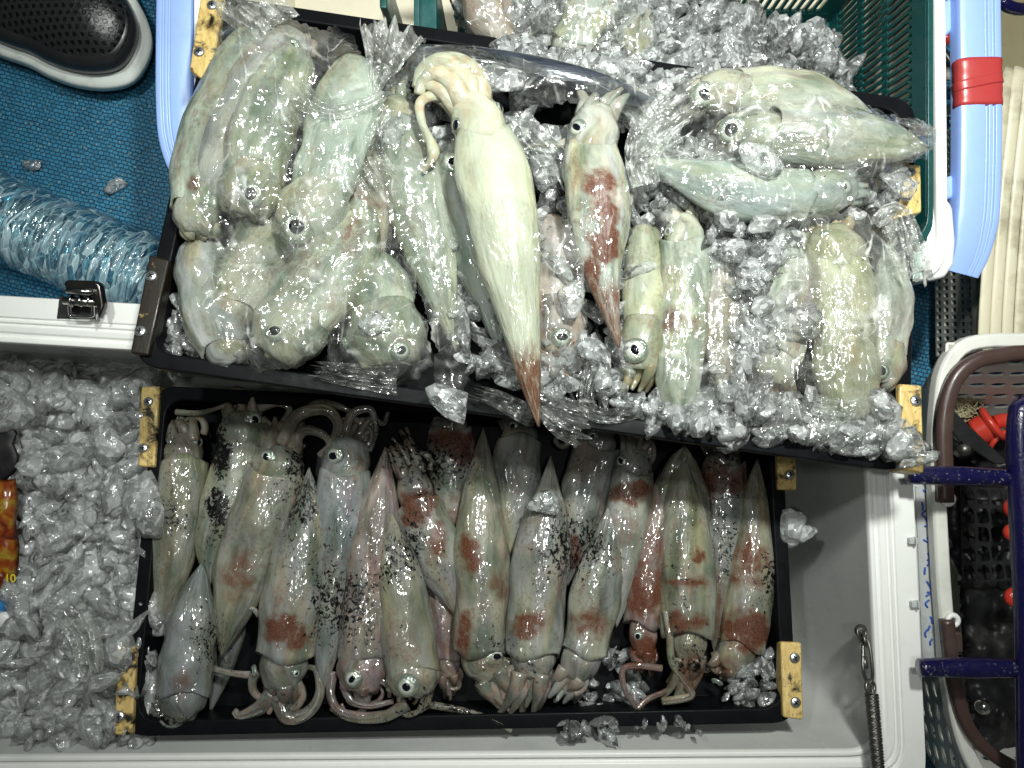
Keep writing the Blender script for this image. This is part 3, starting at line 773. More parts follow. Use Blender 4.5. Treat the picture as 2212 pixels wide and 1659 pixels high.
def squid(label, path, w, head, dz=0.0, zf=zL, eyes=(), arms=None, ext=(), col=(.62, .70, .60), dust=.6, red=(), ink=(), fin=0, headw=.72, flat=.62,
          group=None, key='L', er=None, name='squid', tailp=None, nr=46, suck=True, prof=None):
    """path: (x, y[, dz]) from tail tip to collar, photo units; w: full mantle width; head: (x, y) where arms begin"""
    r = random.Random(hash(label) % 9999 if False else sum(map(ord, label)))
    def W3(q, extra=0):
        d = (q[2] if len(q) > 2 else dz) + extra
        return P(q[0], q[1], zf(q[0], q[1]) + d)
    pts = [W3(q) for q in path]
    c = catmull(pts, nr); fr = frames(c); hw = S(w / 2, pts[-1].z)
    NA = 30; mb = MB(); ph = r.uniform(0, 6)
    # --- mantle
    vs = []; uv = []; L = 0; rad = []
    for i, p in enumerate(c):
        if i: L += (c[i] - c[i - 1]).length
        t = i / (nr - 1); tt, s, u = fr[i]; R = hw * mprof(t, prof) * (1 + .03 * math.sin(t * 9 + ph) + .02 * math.sin(t * 21 + ph * 2)); rad.append(R)
        for k in range(NA):
            a = 2 * math.pi * k / NA
            wob = 1 + .13 * noise.noise(Vector((math.cos(a) * 1.2, math.sin(a) * 1.2, t * 3.2 + ph * 3))) + .06 * noise.noise(Vector((math.cos(a) * 2.8, math.sin(a) * 2.8, t * 7 + ph)))
            x = R * math.cos(a) * wob; y = R * flat * math.sin(a) * wob
            lip = 0
            if i == nr - 1: lip = hw * (.10 * math.cos(a * 2 + ph) + .07 * math.sin(3 * a + ph))
            if i == nr - 2: lip = hw * .5 * (.10 * math.cos(a * 2 + ph))
            vs.append(p + s * x + u * y + tt * lip); uv.append((R * 2 * math.pi * k / NA if False else hw * a, L))
    b = (nr - 1) * NA
    tt, s, u = fr[-1]
    # collar edge: thickness and inside of the mantle
    for (sh, back) in ((.93, -.01), (.90, -.06), (.86, -.5)):
        for k in range(NA):
            q = vs[b + k] - c[-1]; along = tt * q.dot(tt)
            vs.append(c[-1] + (q - along) * sh + along + tt * (hw * back)); uv.append((hw * 2 * math.pi * k / NA, L + hw * back))
    fs = [(i * NA + k, i * NA + (k + 1) % NA, (i + 1) * NA + (k + 1) % NA, (i + 1) * NA + k) for i in range(nr + 2) for k in range(NA)]
    fs.append(tuple(range(NA - 1, -1, -1)))
    mb.add(vs, fs, uv, [(0, 0, 0, 1)] * len(vs))
    # --- fin: thin rhombic lobes round the tail
    if fin:
        n1 = int(nr * .50); cf = c[1:n1]; ff = fr[1:n1]; v2 = []; u2 = []
        for i, p in enumerate(cf):
            t = i / (n1 - 2); prof = math.sin(math.pi * min(1, t * 1.02) ** .85) ** .8 if t < 1 else 0
            Rf = rad[i + 1] * .9 + hw * fin * max(0, prof); tt_, s, u = ff[i]
            for k in range(20):
                a = 2 * math.pi * k / 20; x = Rf * math.cos(a)
                droop = -hw * .35 * (abs(math.cos(a)) ** 2.5) * (Rf / hw) ** 1
                y = max(.0012, hw * .12) * math.sin(a) + droop + hw * .12
                y += .0012 * math.sin(t * 23 + k)
                v2.append(p + s * x + u * y); u2.append((hw * a + .4, i * .006))
        f2 = [(i * 20 + k, i * 20 + (k + 1) % 20, (i + 1) * 20 + (k + 1) % 20, (i + 1) * 20 + k) for i in range(len(cf) - 1) for k in range(20)]
        mb.add(v2, f2, u2, [(0.02, 0, .35, 1)] * len(v2))
    # --- head
    hp = W3(head); d0 = c[-1] - fr[-1][0] * hw * .5
    hc_ = catmull([d0, c[-1].lerp(hp, .12), c[-1].lerp(hp, .55), hp], 16)
    hr_ = [hw * headw * f for f in (.86, .88, .9, .93, .97, 1.0, 1.03, 1.05, 1.06, 1.05, 1.0, .94, .88, .82, .76, .68)]
    mb.tube(hc_, hr_, 22, .78, a=(0, 0, .35, 1))
    # --- arms
    base_dir = (hp - c[-1]); base_dir.z *= .3; base_dir.normalize(); side = base_dir.cross(UP).normalized()
    hwA = hw * headw
    an, alen, spread, curl = (8, 1.5, .5, .5) if arms is None else arms
    drift = r.uniform(-.2, .2); cdrift = r.uniform(-.45, .45)
    for k in range(an):
        f = (k + .5) / an * 2 - 1
        st = hp + side * (f * hwA * .66) + UP * (hwA * (.22 if k % 2 else -.16)) - base_dir * hwA * .3
        L_ = hw * alen * r.uniform(.75, 1.15); dirv = (base_dir + side * (f * (spread * .62 - .14) + drift + r.uniform(-.08, .08))).normalized()
        bend = side * (cdrift + r.uniform(-.5, .5) * curl) + side * f * curl * .3
        pp = []
        for j in range(6):
            t = j / 5; q = st + dirv * (L_ * t) + bend * (L_ * t * t * .75) + UP * (-.006 * t + .004 * math.sin(t * 4 + k))
            pp.append(q)
        cc = catmull(pp, 16)
        rr = [hw * r.uniform(.21, .27) * 1.0 * (1 - .86 * (j / 15) ** 1.5) + .0008 for j in range(16)] if 0 else [hw * .255 * (1 - .84 * (j / 15) ** 1.4) + .0008 for j in range(16)]
        mb.tube(cc, rr, 8, .8, a=(0, 0, .9, 1))
    if key == 'L' and an:
        for k in range(3):
            s0 = side * r.choice((-1, 1)); cen = hp + base_dir * hwA * r.uniform(-.1, .5) + s0 * hwA * r.uniform(.1, .5); R0_ = hwA * r.uniform(.5, .85); a0_ = r.uniform(0, 6.28); sg = r.choice((-1, 1)); pp = []
            for j in range(9):
                q = j / 8; aa = a0_ + sg * q * r.uniform(3.6, 4.0); pp.append(cen + (side * math.cos(aa) + base_dir * math.sin(aa)) * R0_ * (1 - .35 * q) + UP * (-hwA * .15 + .002 * k))
            cc = catmull(pp, 30); mb.tube(cc, [hw * .16 * (1 - .7 * (j / 29) ** 1.5) for j in range(30)], 8, .85, a=(0.02, 0, .9, 1))
    for e in ext:
        pl, r0, r1_ = e[0], e[1], e[2]; club = e[3] if len(e) > 3 else 0
        cc = catmull([W3(q) for q in pl], max(24, 9 * len(pl))); nn = len(cc)
        rr = []
        for j in range(nn):
            t = j / (nn - 1); q = S(r0, cc[0].z) * (1 - t) + S(r1_, cc[0].z) * t
            if club: q += S(club, cc[0].z) * math.exp(-((t - .80) / .10) ** 2)
            rr.append(q)
        mb.tube(cc, rr, 10, .75, a=(0, 0, .8, 1))
        if suck:
            fr2 = frames(cc)
            for j in range(int(nn * .35), nn - 1):
                for sgn in (-.35, .35):
                    tt_, s_, u_ = fr2[j]
                    mb.sphere(cc[j] + u_ * rr[j] * .62 + s_ * rr[j] * sgn, rr[j] * .26, 6, a=(0, 0, .2, 1))
    # masks from patches given where they lie on the animal
    A = np.array(mb.a, dtype=float); V = np.array(mb.v)
    D = H - V[:, 2]; PX = V[:, 0] / (K * D) + 1106; PY = 829.5 - V[:, 1] / (K * D)
    for lst, ch_ in ((red, 0), (ink, 1)):
        for (x, y, rx, ry, st_) in lst:
            wn = np.array([noise.noise(Vector((a_ * .035, b_ * .035, 1.3))) + .6 * noise.noise(Vector((a_ * .09, b_ * .09, 7.7))) for a_, b_ in zip(PX, PY)]) if not hasattr(mb, 'wn') else mb.wn
            mb.wn = wn
            dd = np.sqrt(((PX - x) / rx) ** 2 + ((PY - y) / ry) ** 2) + wn * .55
            A[:, ch_] = np.maximum(A[:, ch_], st_ * np.clip((1.45 - dd) / .8, 0, 1))
    if key == 'L':                 # scattered specks of ink everywhere in this tray
        gx = np.array([noise.noise(Vector((a_ * .008, b_ * .008, 4.4))) for a_, b_ in zip(PX, PY)])
        A[:, 1] = np.maximum(A[:, 1], np.clip(.22 + .95 * gx, .06, .72))
    if tailp:                     # coloured tail
        nm = nr * NA; tv = np.repeat(np.arange(nr) / (nr - 1), NA)
        A[:nm, 0] = np.maximum(A[:nm, 0], tailp[1] * np.clip((tailp[0] - tv) / .12, 0, 1))
    mb.a = [tuple(x) for x in A]
    o = mb.build(name, M['squid'], None, c[nr // 2] - UP * hw * flat)
    tag(o, label, 'squid', group); kc = (.32 if key == 'L' else .50) if col[0] < .73 else .50
    o.color = (*[q * kc for q in col], dust)
    GEO[key].append((list(mb.v), list(mb.f)))
    # eyes
    for q in eyes:
        x, y, er_ = q[:3]
        pv = P(x, y, hp.z + hw * headw * .5)
        # nearest point of the head axis
        best = min(range(len(hc_)), key=lambda i: (Vector((hc_[i].x, hc_[i].y)) - Vector((pv.x, pv.y))).length)
        ax = hc_[best]; lat = Vector((pv.x - ax.x, pv.y - ax.y, 0)); R = hr_[best]
        k = min(.93, lat.length / max(1e-6, R)); zz = ax.z + R * .78 * math.sqrt(1 - k * k)
        nv = (lat.normalized() * k * .9 + UP * (math.sqrt(1 - k * k) * .8 + .25)).normalized() if lat.length > 1e-5 else UP
        ev_ = P(x, y, zz); put_eye(o, ev_ - nv * S(er_, zz) * .2, nv, S(er_, zz) * 1.12, r.uniform(0, 3), *(q[3:5] if len(q) > 3 else ()))
    return o

GL = 'bare squid packed in the lower tray'
GU = 'squid heaped in the upper tray'
pale = (.66, .69, .65); olive = (.65, .66, .56); pink = (.70, .62, .60); blue = (.60, .66, .67); wht = (.70, .76, .64)
LS = [
 # --- lower layer first
 dict(label='squid with red-brown band just under the tray edge, head tucked out of sight', path=[(992, 1200), (985, 1080), (970, 928)], w=98, head=(965, 890), dz=-.030, col=pale, red=[(975, 950, 55, 22, 1), (1005, 975, 30, 40, .8), (990, 1110, 20, 60, .5)], ink=[(975, 930, 50, 20, .25)]),
 dict(label='narrow mottled squid lying head down between two wider ones', path=[(925, 1180), (950, 1300), (966, 1425)], w=68, head=(970, 1462), dz=-.026, col=pink, dust=1, red=[(960, 1330, 30, 90, .35)], ink=[(945, 1300, 25, 60, .3)], arms=(8, 1.8, .3, .3)),
 dict(label='squid with pale collar below the top edge, eye just under the tray rim', path=[(1105, 1235), (1104, 1150), (1122, 946)], w=98, head=(1118, 912), dz=-.022, eyes=[(1108, 921, 13)], col=pale, ink=[(1150, 1040, 25, 30, .35)], arms=(8, 1.4, .8, .6)),
 dict(label='squid slanting to lower left from a wide collar, one eye above it', path=[(1226, 1265), (1248, 1130), (1290, 966)], w=98, head=(1294, 925), dz=-.014, eyes=[(1280, 944, 13)], col=pale, dust=.9, red=[(1240, 1190, 12, 40, .8)], ext=[([(1262, 930, -.01), (1235, 950, -.008), (1215, 965, -.01), (1200, 950, -.012), (1225, 935, -.01)], 9, 4)], arms=(6, 1.2, .6, .5)),
 dict(label='squid with a rust-red collar patch near the right end of the top row', path=[(1545, 1420), (1556, 1250), (1562, 1000)], w=92, head=(1560, 965), dz=-.026, col=pale, red=[(1555, 1035, 52, 35, 1), (1545, 1330, 30, 80, .5)], ink=[(1560, 1150, 40, 120, .55)]),
 dict(label='squid with banded red head end at the far right of the lower tray', path=[(1636, 990), (1628, 1130), (1618, 1290), (1600, 1395)], w=100, head=(1562, 1440), dz=-.016, col=olive, dust=1, red=[(1610, 1365, 55, 38, 1), (1625, 1220, 40, 60, .7), (1565, 1440, 26, 24, .5)], ink=[(1570, 1180, 14, 50, .6)], arms=(6, 1.0, .6, .4), eyes=[(1548, 1476, 12, .5, .5)]),
 dict(label='leftmost squid of the lower tray, arms up, wide translucent mantle', path=[(350, 1362), (362, 1270), (380, 1130), (394, 992)], w=106, head=(398, 938), dz=-.016, eyes=[(362, 958, 12), (428, 956, 12)], col=olive, ink=[(375, 1040, 60, 36, .42), (400, 1180, 40, 30, .12)], arms=(8, 1.2, .5, .35), ext=[([(380, 890, -.01), (430, 892, -.006), (480, 878, -.006), (500, 868, -.01)], 7, 4)]),
 dict(label='squid with a large black ink smear down its left side, eye at its upper right', path=[(452, 1270), (462, 1170), (498, 1060), (522, 958)], w=100, head=(520, 892), dz=-.010, eyes=[(549, 908, 19)], col=wht, ink=[(478, 985, 26, 62, 1), (468, 1110, 24, 48, 1), (450, 1180, 20, 40, .5)], headw=.92, arms=(6, 1.2, .5, .6), ext=[([(560, 880, -.006), (600, 870, -.005), (625, 885, -.008), (600, 925, -.012)], 12, 5), ([(566, 905, -.010), (590, 930, -.010), (596, 965, -.012), (580, 975, -.015)], 10, 5)]),
 dict(label='pale violet tail of a squid reaching down between the ink-specked pair', path=[(452, 1545), (478, 1440), (500, 1330), (520, 1200)], w=66, head=(530, 1150), dz=-.034, col=blue, dust=.9, ink=[(480, 1490, 20, 30, .3)], arms=(4, .8, .4, .2)),
 dict(label='thick yellowish squid with eye beside a coil of orange arms', path=[(478, 1420), (500, 1330), (545, 1180), (596, 1022)], w=128, head=(610, 965), dz=-.002, eyes=[(577, 990, 19, .42, .6)], col=olive, dust=.9, red=[(520, 1240, 40, 50, .5)], ink=[(600, 1080, 40, 60, .42), (640, 1010, 30, 60, .7)], headw=.80, arms=(6, 1.3, .5, .5),
      ext=[([(610, 960, .004), (640, 900, .010), (700, 885, .010), (730, 915, .006), (715, 960, 0), (690, 985, -.005)], 17, 8), ([(625, 965, .002), (660, 930, .006), (705, 945, .004), (718, 985, -.004)], 15, 6), ([(650, 900, -.004), (690, 872, -.002), (740, 880, -.002), (765, 895, -.006)], 13, 6), ([(620, 915, -.004), (600, 950, -.006), (580, 960, -.008)], 11, 5)]),
 dict(label='squid head down with a round rust patch and one arm curling to the right', path=[(668, 1010), (662, 1120), (636, 1270), (616, 1420)], w=126, head=(604, 1486), dz=.004, eyes=[(546, 1449, 12), (640, 1455, 8)], col=pale, red=[(618, 1365, 42, 34, 1)], ink=[(655, 1080, 36, 60, .75), (640, 1190, 60, 80, .42), (590, 1380, 22, 14, .2)], arms=(5, 1.2, .35, .3),
      ext=[([(600, 1500, .004), (620, 1548, .004), (664, 1540, .002), (690, 1500, 0), (684, 1450, -.004), (664, 1440, -.006)], 20, 6), ([(590, 1500, .002), (560, 1530, 0), (520, 1546, -.004), (506, 1536, -.006)], 22, 8), ([(588, 1450, -.004), (540, 1458, -.004), (480, 1450, -.002), (440, 1432, -.002), (428, 1410, -.004)], 10, 5), ([(560, 1330, .002), (545, 1315, .006), (515, 1312, .008)], 7, 3)]),
 dict(label='bluish squid at bottom left resting on its mantle, collar at the bottom', path=[(436, 1215), (424, 1290), (408, 1400), (396, 1498)], w=112, head=(380, 1545), dz=.0, col=blue, dust=.5, red=[(388, 1480, 20, 26, .6)], arms=(5, .7, .5, .3), headw=.82, ext=[([(345, 1545, -.012), (322, 1500, -.014), (318, 1440, -.016), (326, 1400, -.018)], 16, 7), ([(350, 1550, -.012), (340, 1490, -.016), (345, 1440, -.018)], 14, 6)]),
 dict(label='bluish squid with arms up and a large clear eye, third eye from the left', path=[(696, 1500), (706, 1380), (724, 1220), (742, 1022)], w=108, head=(760, 948), dz=-.004, eyes=[(722, 985, 20, .42, .55)], col=blue, dust=.7, ink=[(735, 1110, 30, 20, .25), (700, 1360, 20, 14, .25)], headw=.86, arms=(5, 1.1, .35, .4), fin=.0,
      ext=[([(745, 940, 0), (760, 895, .006), (800, 885, .006), (812, 930, .002), (800, 975, -.006)], 12, 4), ([(775, 940, -.002), (800, 905, -.002), (828, 915, -.006), (838, 890, -.008)], 10, 4)], tailp=(.5, .16)),
 dict(label='pinkish speckled squid whose fish-like face shows one eye at the bottom row', path=[(832, 965), (822, 1080), (800, 1250), (787, 1426)], w=112, head=(778, 1490), dz=.002, eyes=[(762, 1466, 19, .35, .5)], col=pink, dust=1.1, red=[(815, 1200, 22, 100, .3), (790, 1330, 60, 60, .12)], ink=[(800, 1150, 20, 40, .3), (790, 1400, 50, 14, .2)], headw=.9, arms=(4, .8, .4, .6), tailp=(.4, .2),
      ext=[([(720, 1450, -.004), (714, 1500, -.002), (735, 1536, .002), (790, 1546, .004), (850, 1538, .002)], 11, 7), ([(740, 1480, .002), (760, 1515, .004), (800, 1525, .004), (850, 1515, .002)], 9, 6), ([(800, 1478, .006), (820, 1470, .008), (840, 1485, .008), (842, 1505, .004)], 8, 5)]),
 dict(label='squid with splayed pink arms above a red-brown collar in the middle of the tray', path=[(985, 1330), (972, 1280), (938, 1190), (900, 1082)], w=104, head=(888, 1015), dz=-.006, col=pale, dust=1, red=[(905, 1100, 40, 34, 1), (940, 1170, 22, 50, .7)], ink=[(945, 1240, 30, 50, .4)], arms=(6, 2.0, .62, .35), headw=.66, tailp=(.25, .3)),
 dict(label='olive squid crossing the bottom centre, big round eye at its collar', path=[(846, 1105), (856, 1200), (876, 1330), (892, 1452)], w=110, head=(896, 1500), dz=.012, eyes=[(879, 1482, 23, .42, .42)], col=olive, dust=.5, red=[(870, 1180, 14, 30, .4)], ink=[(880, 1350, 26, 10, .4), (860, 1260, 10, 30, .25), (930, 1240, 20, 40, .3)], headw=.95, arms=(4, .7, .5, .6),
      ext=[([(880, 1520, .010), (830, 1548, .008), (760, 1552, .002), (715, 1530, -.004)], 15, 6), ([(910, 1520, .002), (960, 1528, -.002), (1020, 1540, -.004), (1075, 1560, -.002), (1105, 1578, -.004)], 9, 6)], tailp=(.18, .2)),
 dict(label='olive squid with three brick-red patches and eye at lower right', path=[(1044, 925), (1040, 1030), (1038, 1180), (1042, 1300), (1036, 1412)], w=112, head=(1068, 1462), dz=.0, eyes=[(1071, 1418, 21, .36, .55)], col=olive, dust=.9, red=[(1018, 1195, 20, 42, 1), (1002, 1375, 14, 40, .9), (1075, 1270, 20, 40, .45)], ink=[(1055, 1390, 42, 12, .55), (1070, 1310, 20, 40, .3)], arms=(8, 1.9, .4, .25), tailp=(.3, .2)),
 dict(label='squid with clotted dark skin near its tail and a brown spot by its collar', path=[(1190, 985), (1184, 1070), (1166, 1230), (1152, 1415)], w=120, head=(1150, 1462), dz=.004, col=pale, dust=1.1, red=[(1140, 1350, 34, 26, .8), (1150, 1120, 30, 20, .3)], ink=[(1170, 1150, 44, 60, .38), (1180, 1260, 40, 30, .3)], arms=(8, 1.8, .5, .3), tailp=(.3, .1)),
 dict(label='pale squid with orange freckled patch above violet arms', path=[(1320, 1085), (1308, 1180), (1284, 1300), (1262, 1412)], w=100, head=(1232, 1462), dz=.006, col=(.70, .74, .72), dust=.6, red=[(1278, 1345, 40, 34, .62)], ink=[(1315, 1110, 20, 20, .4)], arms=(8, 1.7, .4, .3), headw=.75),
 dict(label='slim squid crossed by a dark red band below its collar, eye at left', path=[(1332, 1355), (1338, 1280), (1352, 1150), (1366, 1020)], w=88, head=(1374, 972), dz=.0, eyes=[(1342, 996, 12, .45, .6)], col=pale, dust=1, red=[(1362, 1064, 44, 24, 1), (1350, 1150, 30, 30, .4)], ink=[(1350, 1180, 20, 40, .25)], arms=(5, 1.2, .6, .5), headw=.8,
      ext=[([(1385, 975, 0), (1405, 955, .002), (1412, 985, 0), (1400, 1010, -.004)], 9, 4)]),
 dict(label='small reddish purple squid head down beside the white tentacle', path=[(1430, 1010), (1420, 1120), (1400, 1250), (1388, 1350)], w=86, head=(1392, 1412), dz=-.002, eyes=[(1378, 1374, 10, .5, .6)], col=(.60, .48, .46), dust=1.2, red=[(1395, 1280, 44, 55, .85), (1415, 1180, 24, 40, .6), (1392, 1400, 40, 30, .75)], headw=.62, arms=(5, 1.6, .3, .3),
      ext=[([(1430, 1444, .002), (1380, 1438, .004), (1346, 1446, .006), (1350, 1490, .004), (1376, 1530, .002)], 8, 6), ([(1376, 1530, .002), (1400, 1510, .002), (1435, 1495, 0), (1460, 1480, -.004)], 7, 6)]),
 dict(label='broad squid with raised fins at top and small square red marks on its mantle', path=[(1478, 958), (1474, 1040), (1484, 1180), (1488, 1372)], w=112, head=(1490, 1428), dz=.008, col=(.66, .68, .56), dust=.9, fin=.42, red=[(1463, 1345, 16, 24, .9), (1508, 1340, 18, 20, .9), (1490, 1258, 40, 9, 1), (1510, 1200, 12, 20, .9), (1468, 1195, 10, 30, .3), (1490, 1450, 30, 40, .6)], ink=[(1490, 1110, 50, 60, .30), (1455, 1280, 10, 60, .3)], arms=(8, 1.8, .3, .2), headw=.6,
      ext=[([(1438, 1320, .016), (1446, 1370, .018), (1452, 1430, .016), (1478, 1470, .012), (1494, 1500, .008), (1470, 1510, .006), (1430, 1515, .002)], 8, 9)]),
]
for s in LS:
    s['w'] *= 1.09; s['flat'] = .76
    if 'arms' in s: s['arms'] = (s['arms'][0], s['arms'][1] * .8, s['arms'][2] * .7, s['arms'][3])
    squid(group=GL, **s)

US = [
 # top-left big bag
 dict(label='squid high in the big left bag, eye near the bag mouth', prof=PB, path=[(470, 430, .016), (500, 330, .020), (560, 210, .024), (604, 130, .024)], w=150, head=(640, 80, .02), eyes=[(630, 100, 18)], col=pale, dust=.55, red=[(570, 170, 20, 14, .3)]),
 dict(label='squid along the outer left side of the big left bag', prof=PB, path=[(545, 70, .012), (490, 190, .016), (445, 330, .016), (425, 450, .012)], w=130, head=(430, 505, .010), col=(.62, .70, .58), dust=.7, red=[(425, 400, 22, 22, .6), (440, 480, 20, 20, .3)]),
 dict(label='bagged squid with a small dark-centred eye left of the big-eyed one', prof=PB, path=[(640, 110, .030), (590, 220, .036), (560, 310, .036), (548, 390, .032)], w=142, head=(522, 462, .026), eyes=[(542, 419, 25, .5, .55)], col=(.64, .70, .58), dust=.6, red=[(500, 430, 24, 30, .4)], ink=[(625, 175, 20, 16, .2)], headw=.9),
 dict(label='bagged squid with the largest silver-ringed eye in the left bag', prof=PB, path=[(765, 130, .030), (752, 210, .038), (722, 320, .040), (690, 428, .034)], w=142, head=(632, 505, .026), eyes=[(642, 491, 33, .48, .52)], col=(.68, .78, .68), dust=.5, headw=.95),
 dict(label='squid buried between the two left bags, only its pale back showing', prof=PB, path=[(660, 420, -.012), (600, 500, -.006), (540, 580, -.002), (500, 660, -.004)], w=150, head=(480, 700, -.01), col=(.64, .66, .56), dust=.7, red=[(560, 590, 40, 20, .3)]),
 dict(label='reddish-flecked squid deep between the left bag and the long grey squid', prof=PB, path=[(800, 250, -.012), (796, 360, -.004), (786, 470, -.002), (770, 560, -.008)], w=110, head=(760, 600, -.012), col=(.62, .58, .50), dust=1.1, red=[(795, 420, 40, 60, .4)]),
 # below it
 dict(label='large squid slanting down left in the lower left bag, eye low on its head', path=[(790, 400, .004), (762, 490, .012), (700, 600, .018), (640, 690, .016)], w=158, head=(588, 762, .008), eyes=[(594, 715, 20, .62, .5)], col=(.66, .73, .62), dust=.6, red=[(760, 500, 26, 60, .5), (650, 570, 40, 26, .4)], headw=.92),
 dict(label='silvery squid pressed against the left edge of the lower left bag', prof=PB, path=[(430, 520, -.010), (436, 600, .0), (456, 680, .0), (486, 748, -.002)], w=112, head=(512, 780, -.006), col=(.66, .70, .68), dust=.55),
 dict(label='squid at the left end of the centre, head in clear film, dark eye', prof=PB, path=[(790, 560, -.006), (812, 620, 0), (830, 700, .006)], w=138, head=(842, 790, .004), eyes=[(866, 757, 20, .55, .45), (742, 742, 12)], col=(.60, .67, .58), dust=.55, headw=1.1, arms=(6, .35, .4, .4)),
 dict(label='long grey squid under film to the left of the white-green one', path=[(985, 760, -.004), (945, 600, .004), (895, 420, .010), (862, 262, .008)], w=112, head=(850, 220, .004), col=(.50, .56, .47), dust=.5, red=[(880, 330, 14, 40, .0)]),
 dict(label='squid half hidden behind the white-green one, its eye showing at left', path=[(1080, 760, -.010), (1050, 600, -.002), (1005, 440, .004), (990, 385, .004)], w=110, head=(985, 320, .004), eyes=[(979, 350, 25, .36, .4)], col=(.50, .58, .55), dust=.5, headw=.8),
 dict(label='squid under loose film right of the brown tail, bright eye in silver skin', prof=PB, path=[(1180, 470, -.016), (1190, 560, -.008), (1196, 680, -.004)], w=124, head=(1212, 760, -.006), eyes=[(1214, 728, 20, .42, .6)], col=pink, dust=.7, red=[(1200, 570, 40, 30, .3)], headw=.9, arms=(6, 1.1, .4, .3)),
 dict(label='squid with wide bright eye between the purple tail and the shiny film', prof=PB, path=[(1392, 490, -.006), (1395, 600, 0), (1392, 712, .004)], w=92, head=(1382, 800, 0), eyes=[(1372, 756, 26, .36, .48)], col=(.62, .66, .50), dust=.5, headw=1.0, arms=(7, 1.2, .3, .3)),
 dict(label='squid with green-edged head at top, film-wrapped at its lower end', prof=PB, path=[(1462, 880, 0), (1465, 780, .004), (1480, 640, .008), (1478, 525, .008)], w=104, head=(1474, 470, .004), eyes=[(1444, 500, 11)], col=(.62, .68, .58), dust=.6, red=[(1452, 690, 22, 26, .85), (1500, 700, 16, 26, .5)]),
 dict(label='slender pinkish squid in film next to the ice heap', path=[(1560, 900, -.002), (1562, 800, .002), (1556, 680, .004), (1548, 600, .002)], w=74, head=(1545, 560, 0), col=pink, dust=.7),
 dict(label='pale squid on the left inside the right bag, pink head below', path=[(1740, 480, 0), (1720, 600, .008), (1690, 700, .010), (1678, 770, .008)], w=110, head=(1676, 830, .004), col=(.68, .70, .64), dust=.6, red=[(1665, 845, 34, 24, .45)], arms=(6, .9, .5, .4)),
 dict(label='big yellowish squid lengthwise in the right bag, glinting eye at the top', prof=PB, path=[(1832, 905, .006), (1830, 800, .014), (1822, 660, .018), (1806, 560, .016)], w=128, head=(1790, 500, .010), eyes=[(1785, 515, 16), (1812, 508, 14)], col=(.66, .68, .48), dust=.4, red=[(1770, 600, 20, 40, .3), (1765, 720, 16, 50, .35)], headw=.9),
 dict(label='white squid at the right end of the upper tray, dark eye near the cleat', path=[(1918, 520, -.002), (1925, 600, .004), (1915, 690, .006), (1905, 765, .004)], w=98, head=(1898, 828, 0), eyes=[(1903, 801, 17, .5, .6)], col=(.72, .76, .68), dust=.4, red=[(1895, 700, 16, 24, .25)], headw=.95, arms=(5, .8, .5, .3)),
 # top-right bag, three across
 dict(label='uppermost of the sideways squid in the top right bag, metallic eye at left', path=[(1905, 268, .028), (1800, 225, .034), (1690, 205, .034), (1590, 200, .030)], w=104, head=(1510, 200, .022), eyes=[(1521, 204, 25, .42, .58)], col=(.60, .64, .54), dust=.55, headw=.85, ink=[(1600, 225, 40, 14, .2)]),
 dict(label='middle sideways squid in the top right bag, round staring eye', path=[(2012, 322, .034), (1900, 305, .042), (1780, 292, .044), (1668, 286, .040)], w=122, head=(1585, 280, .034), eyes=[(1580, 281, 28, .50, .50)], col=(.62, .67, .60), dust=.55, headw=.6, ink=[(1620, 330, 30, 16, .3), (1925, 300, 8, 8, .5)], red=[(1975, 300, 40, 10, .3)]),
 dict(label='lowest sideways squid in the top right bag, head at the right end', path=[(1392, 342, .022), (1480, 378, .030), (1610, 415, .034), (1745, 424, .030)], w=112, head=(1838, 402, .024), eyes=[(1822, 404, 19, .35, .4)], col=(.60, .70, .66), dust=.4, ink=[(1760, 370, 70, 20, .3)], red=[(1440, 340, 40, 12, .3)], headw=.8),
 # loose on top
 dict(label='squid with large rust-red spots and a purple tail, second from top centre', path=[(1338, 752, .030), (1316, 660, .036), (1294, 540, .042), (1290, 420, .044), (1278, 318, .042)], w=138, head=(1290, 238, .036), eyes=[(1247, 276, 19, .38, .6)], col=(.64, .68, .62), dust=.8, red=[(1300, 395, 34, 26, 1), (1312, 455, 28, 40, .9), (1305, 530, 30, 38, 1), (1276, 600, 20, 60, .85)], prof=PR, headw=.78, arms=(6, 1.0, .5, .6), tailp=(.36, .6), flat=.6,
      ext=[([(1240, 300, .03), (1205, 312, .028), (1160, 312, .026), (1130, 325, .022)], 11, 4), ([(1300, 225, .036), (1330, 200, .036), (1380, 195, .032)], 12, 5), ([(1270, 225, .036), (1255, 195, .036), (1280, 175, .034), (1320, 185, .032)], 12, 6)]),
 dict(label='large whitish green squid on top of everything with a brown pointed tail', path=[(1164, 922, .028), (1140, 800, .040), (1112, 620, .050), (1082, 450, .056), (1042, 288, .054)], w=158, head=(1010, 215, .048), eyes=[(986, 270, 15, .5, .7), (1080, 232, 12, .4, .7)], col=(.735, .79, .62), dust=.25, headw=.70, arms=(5, .9, .5, .5), tailp=(.30, .8), red=[(988, 205, 16, 12, .35), (978, 158, 26, 14, .15), (1140, 640, 30, 120, .03)],
      suck=False, prof=PW, ext=[([(1022, 228, .050), (1003, 168, .056), (958, 134, .056), (916, 150, .050), (900, 190, .046)], 34, 12), ([(1005, 228, .054), (978, 178, .060), (942, 158, .058), (914, 178, .050), (905, 205, .046)], 30, 12),
           ([(1036, 224, .050), (1032, 168, .054), (990, 130, .054), (940, 124, .048)], 30, 11), ([(992, 234, .050), (960, 198, .054), (925, 182, .050), (900, 196, .044)], 26, 10),
           ([(985, 218, .046), (945, 206, .048), (908, 222, .044), (912, 265, .042), (928, 300, .042), (936, 335, .040), (914, 372, .034)], 15, 4, 8)]),
]
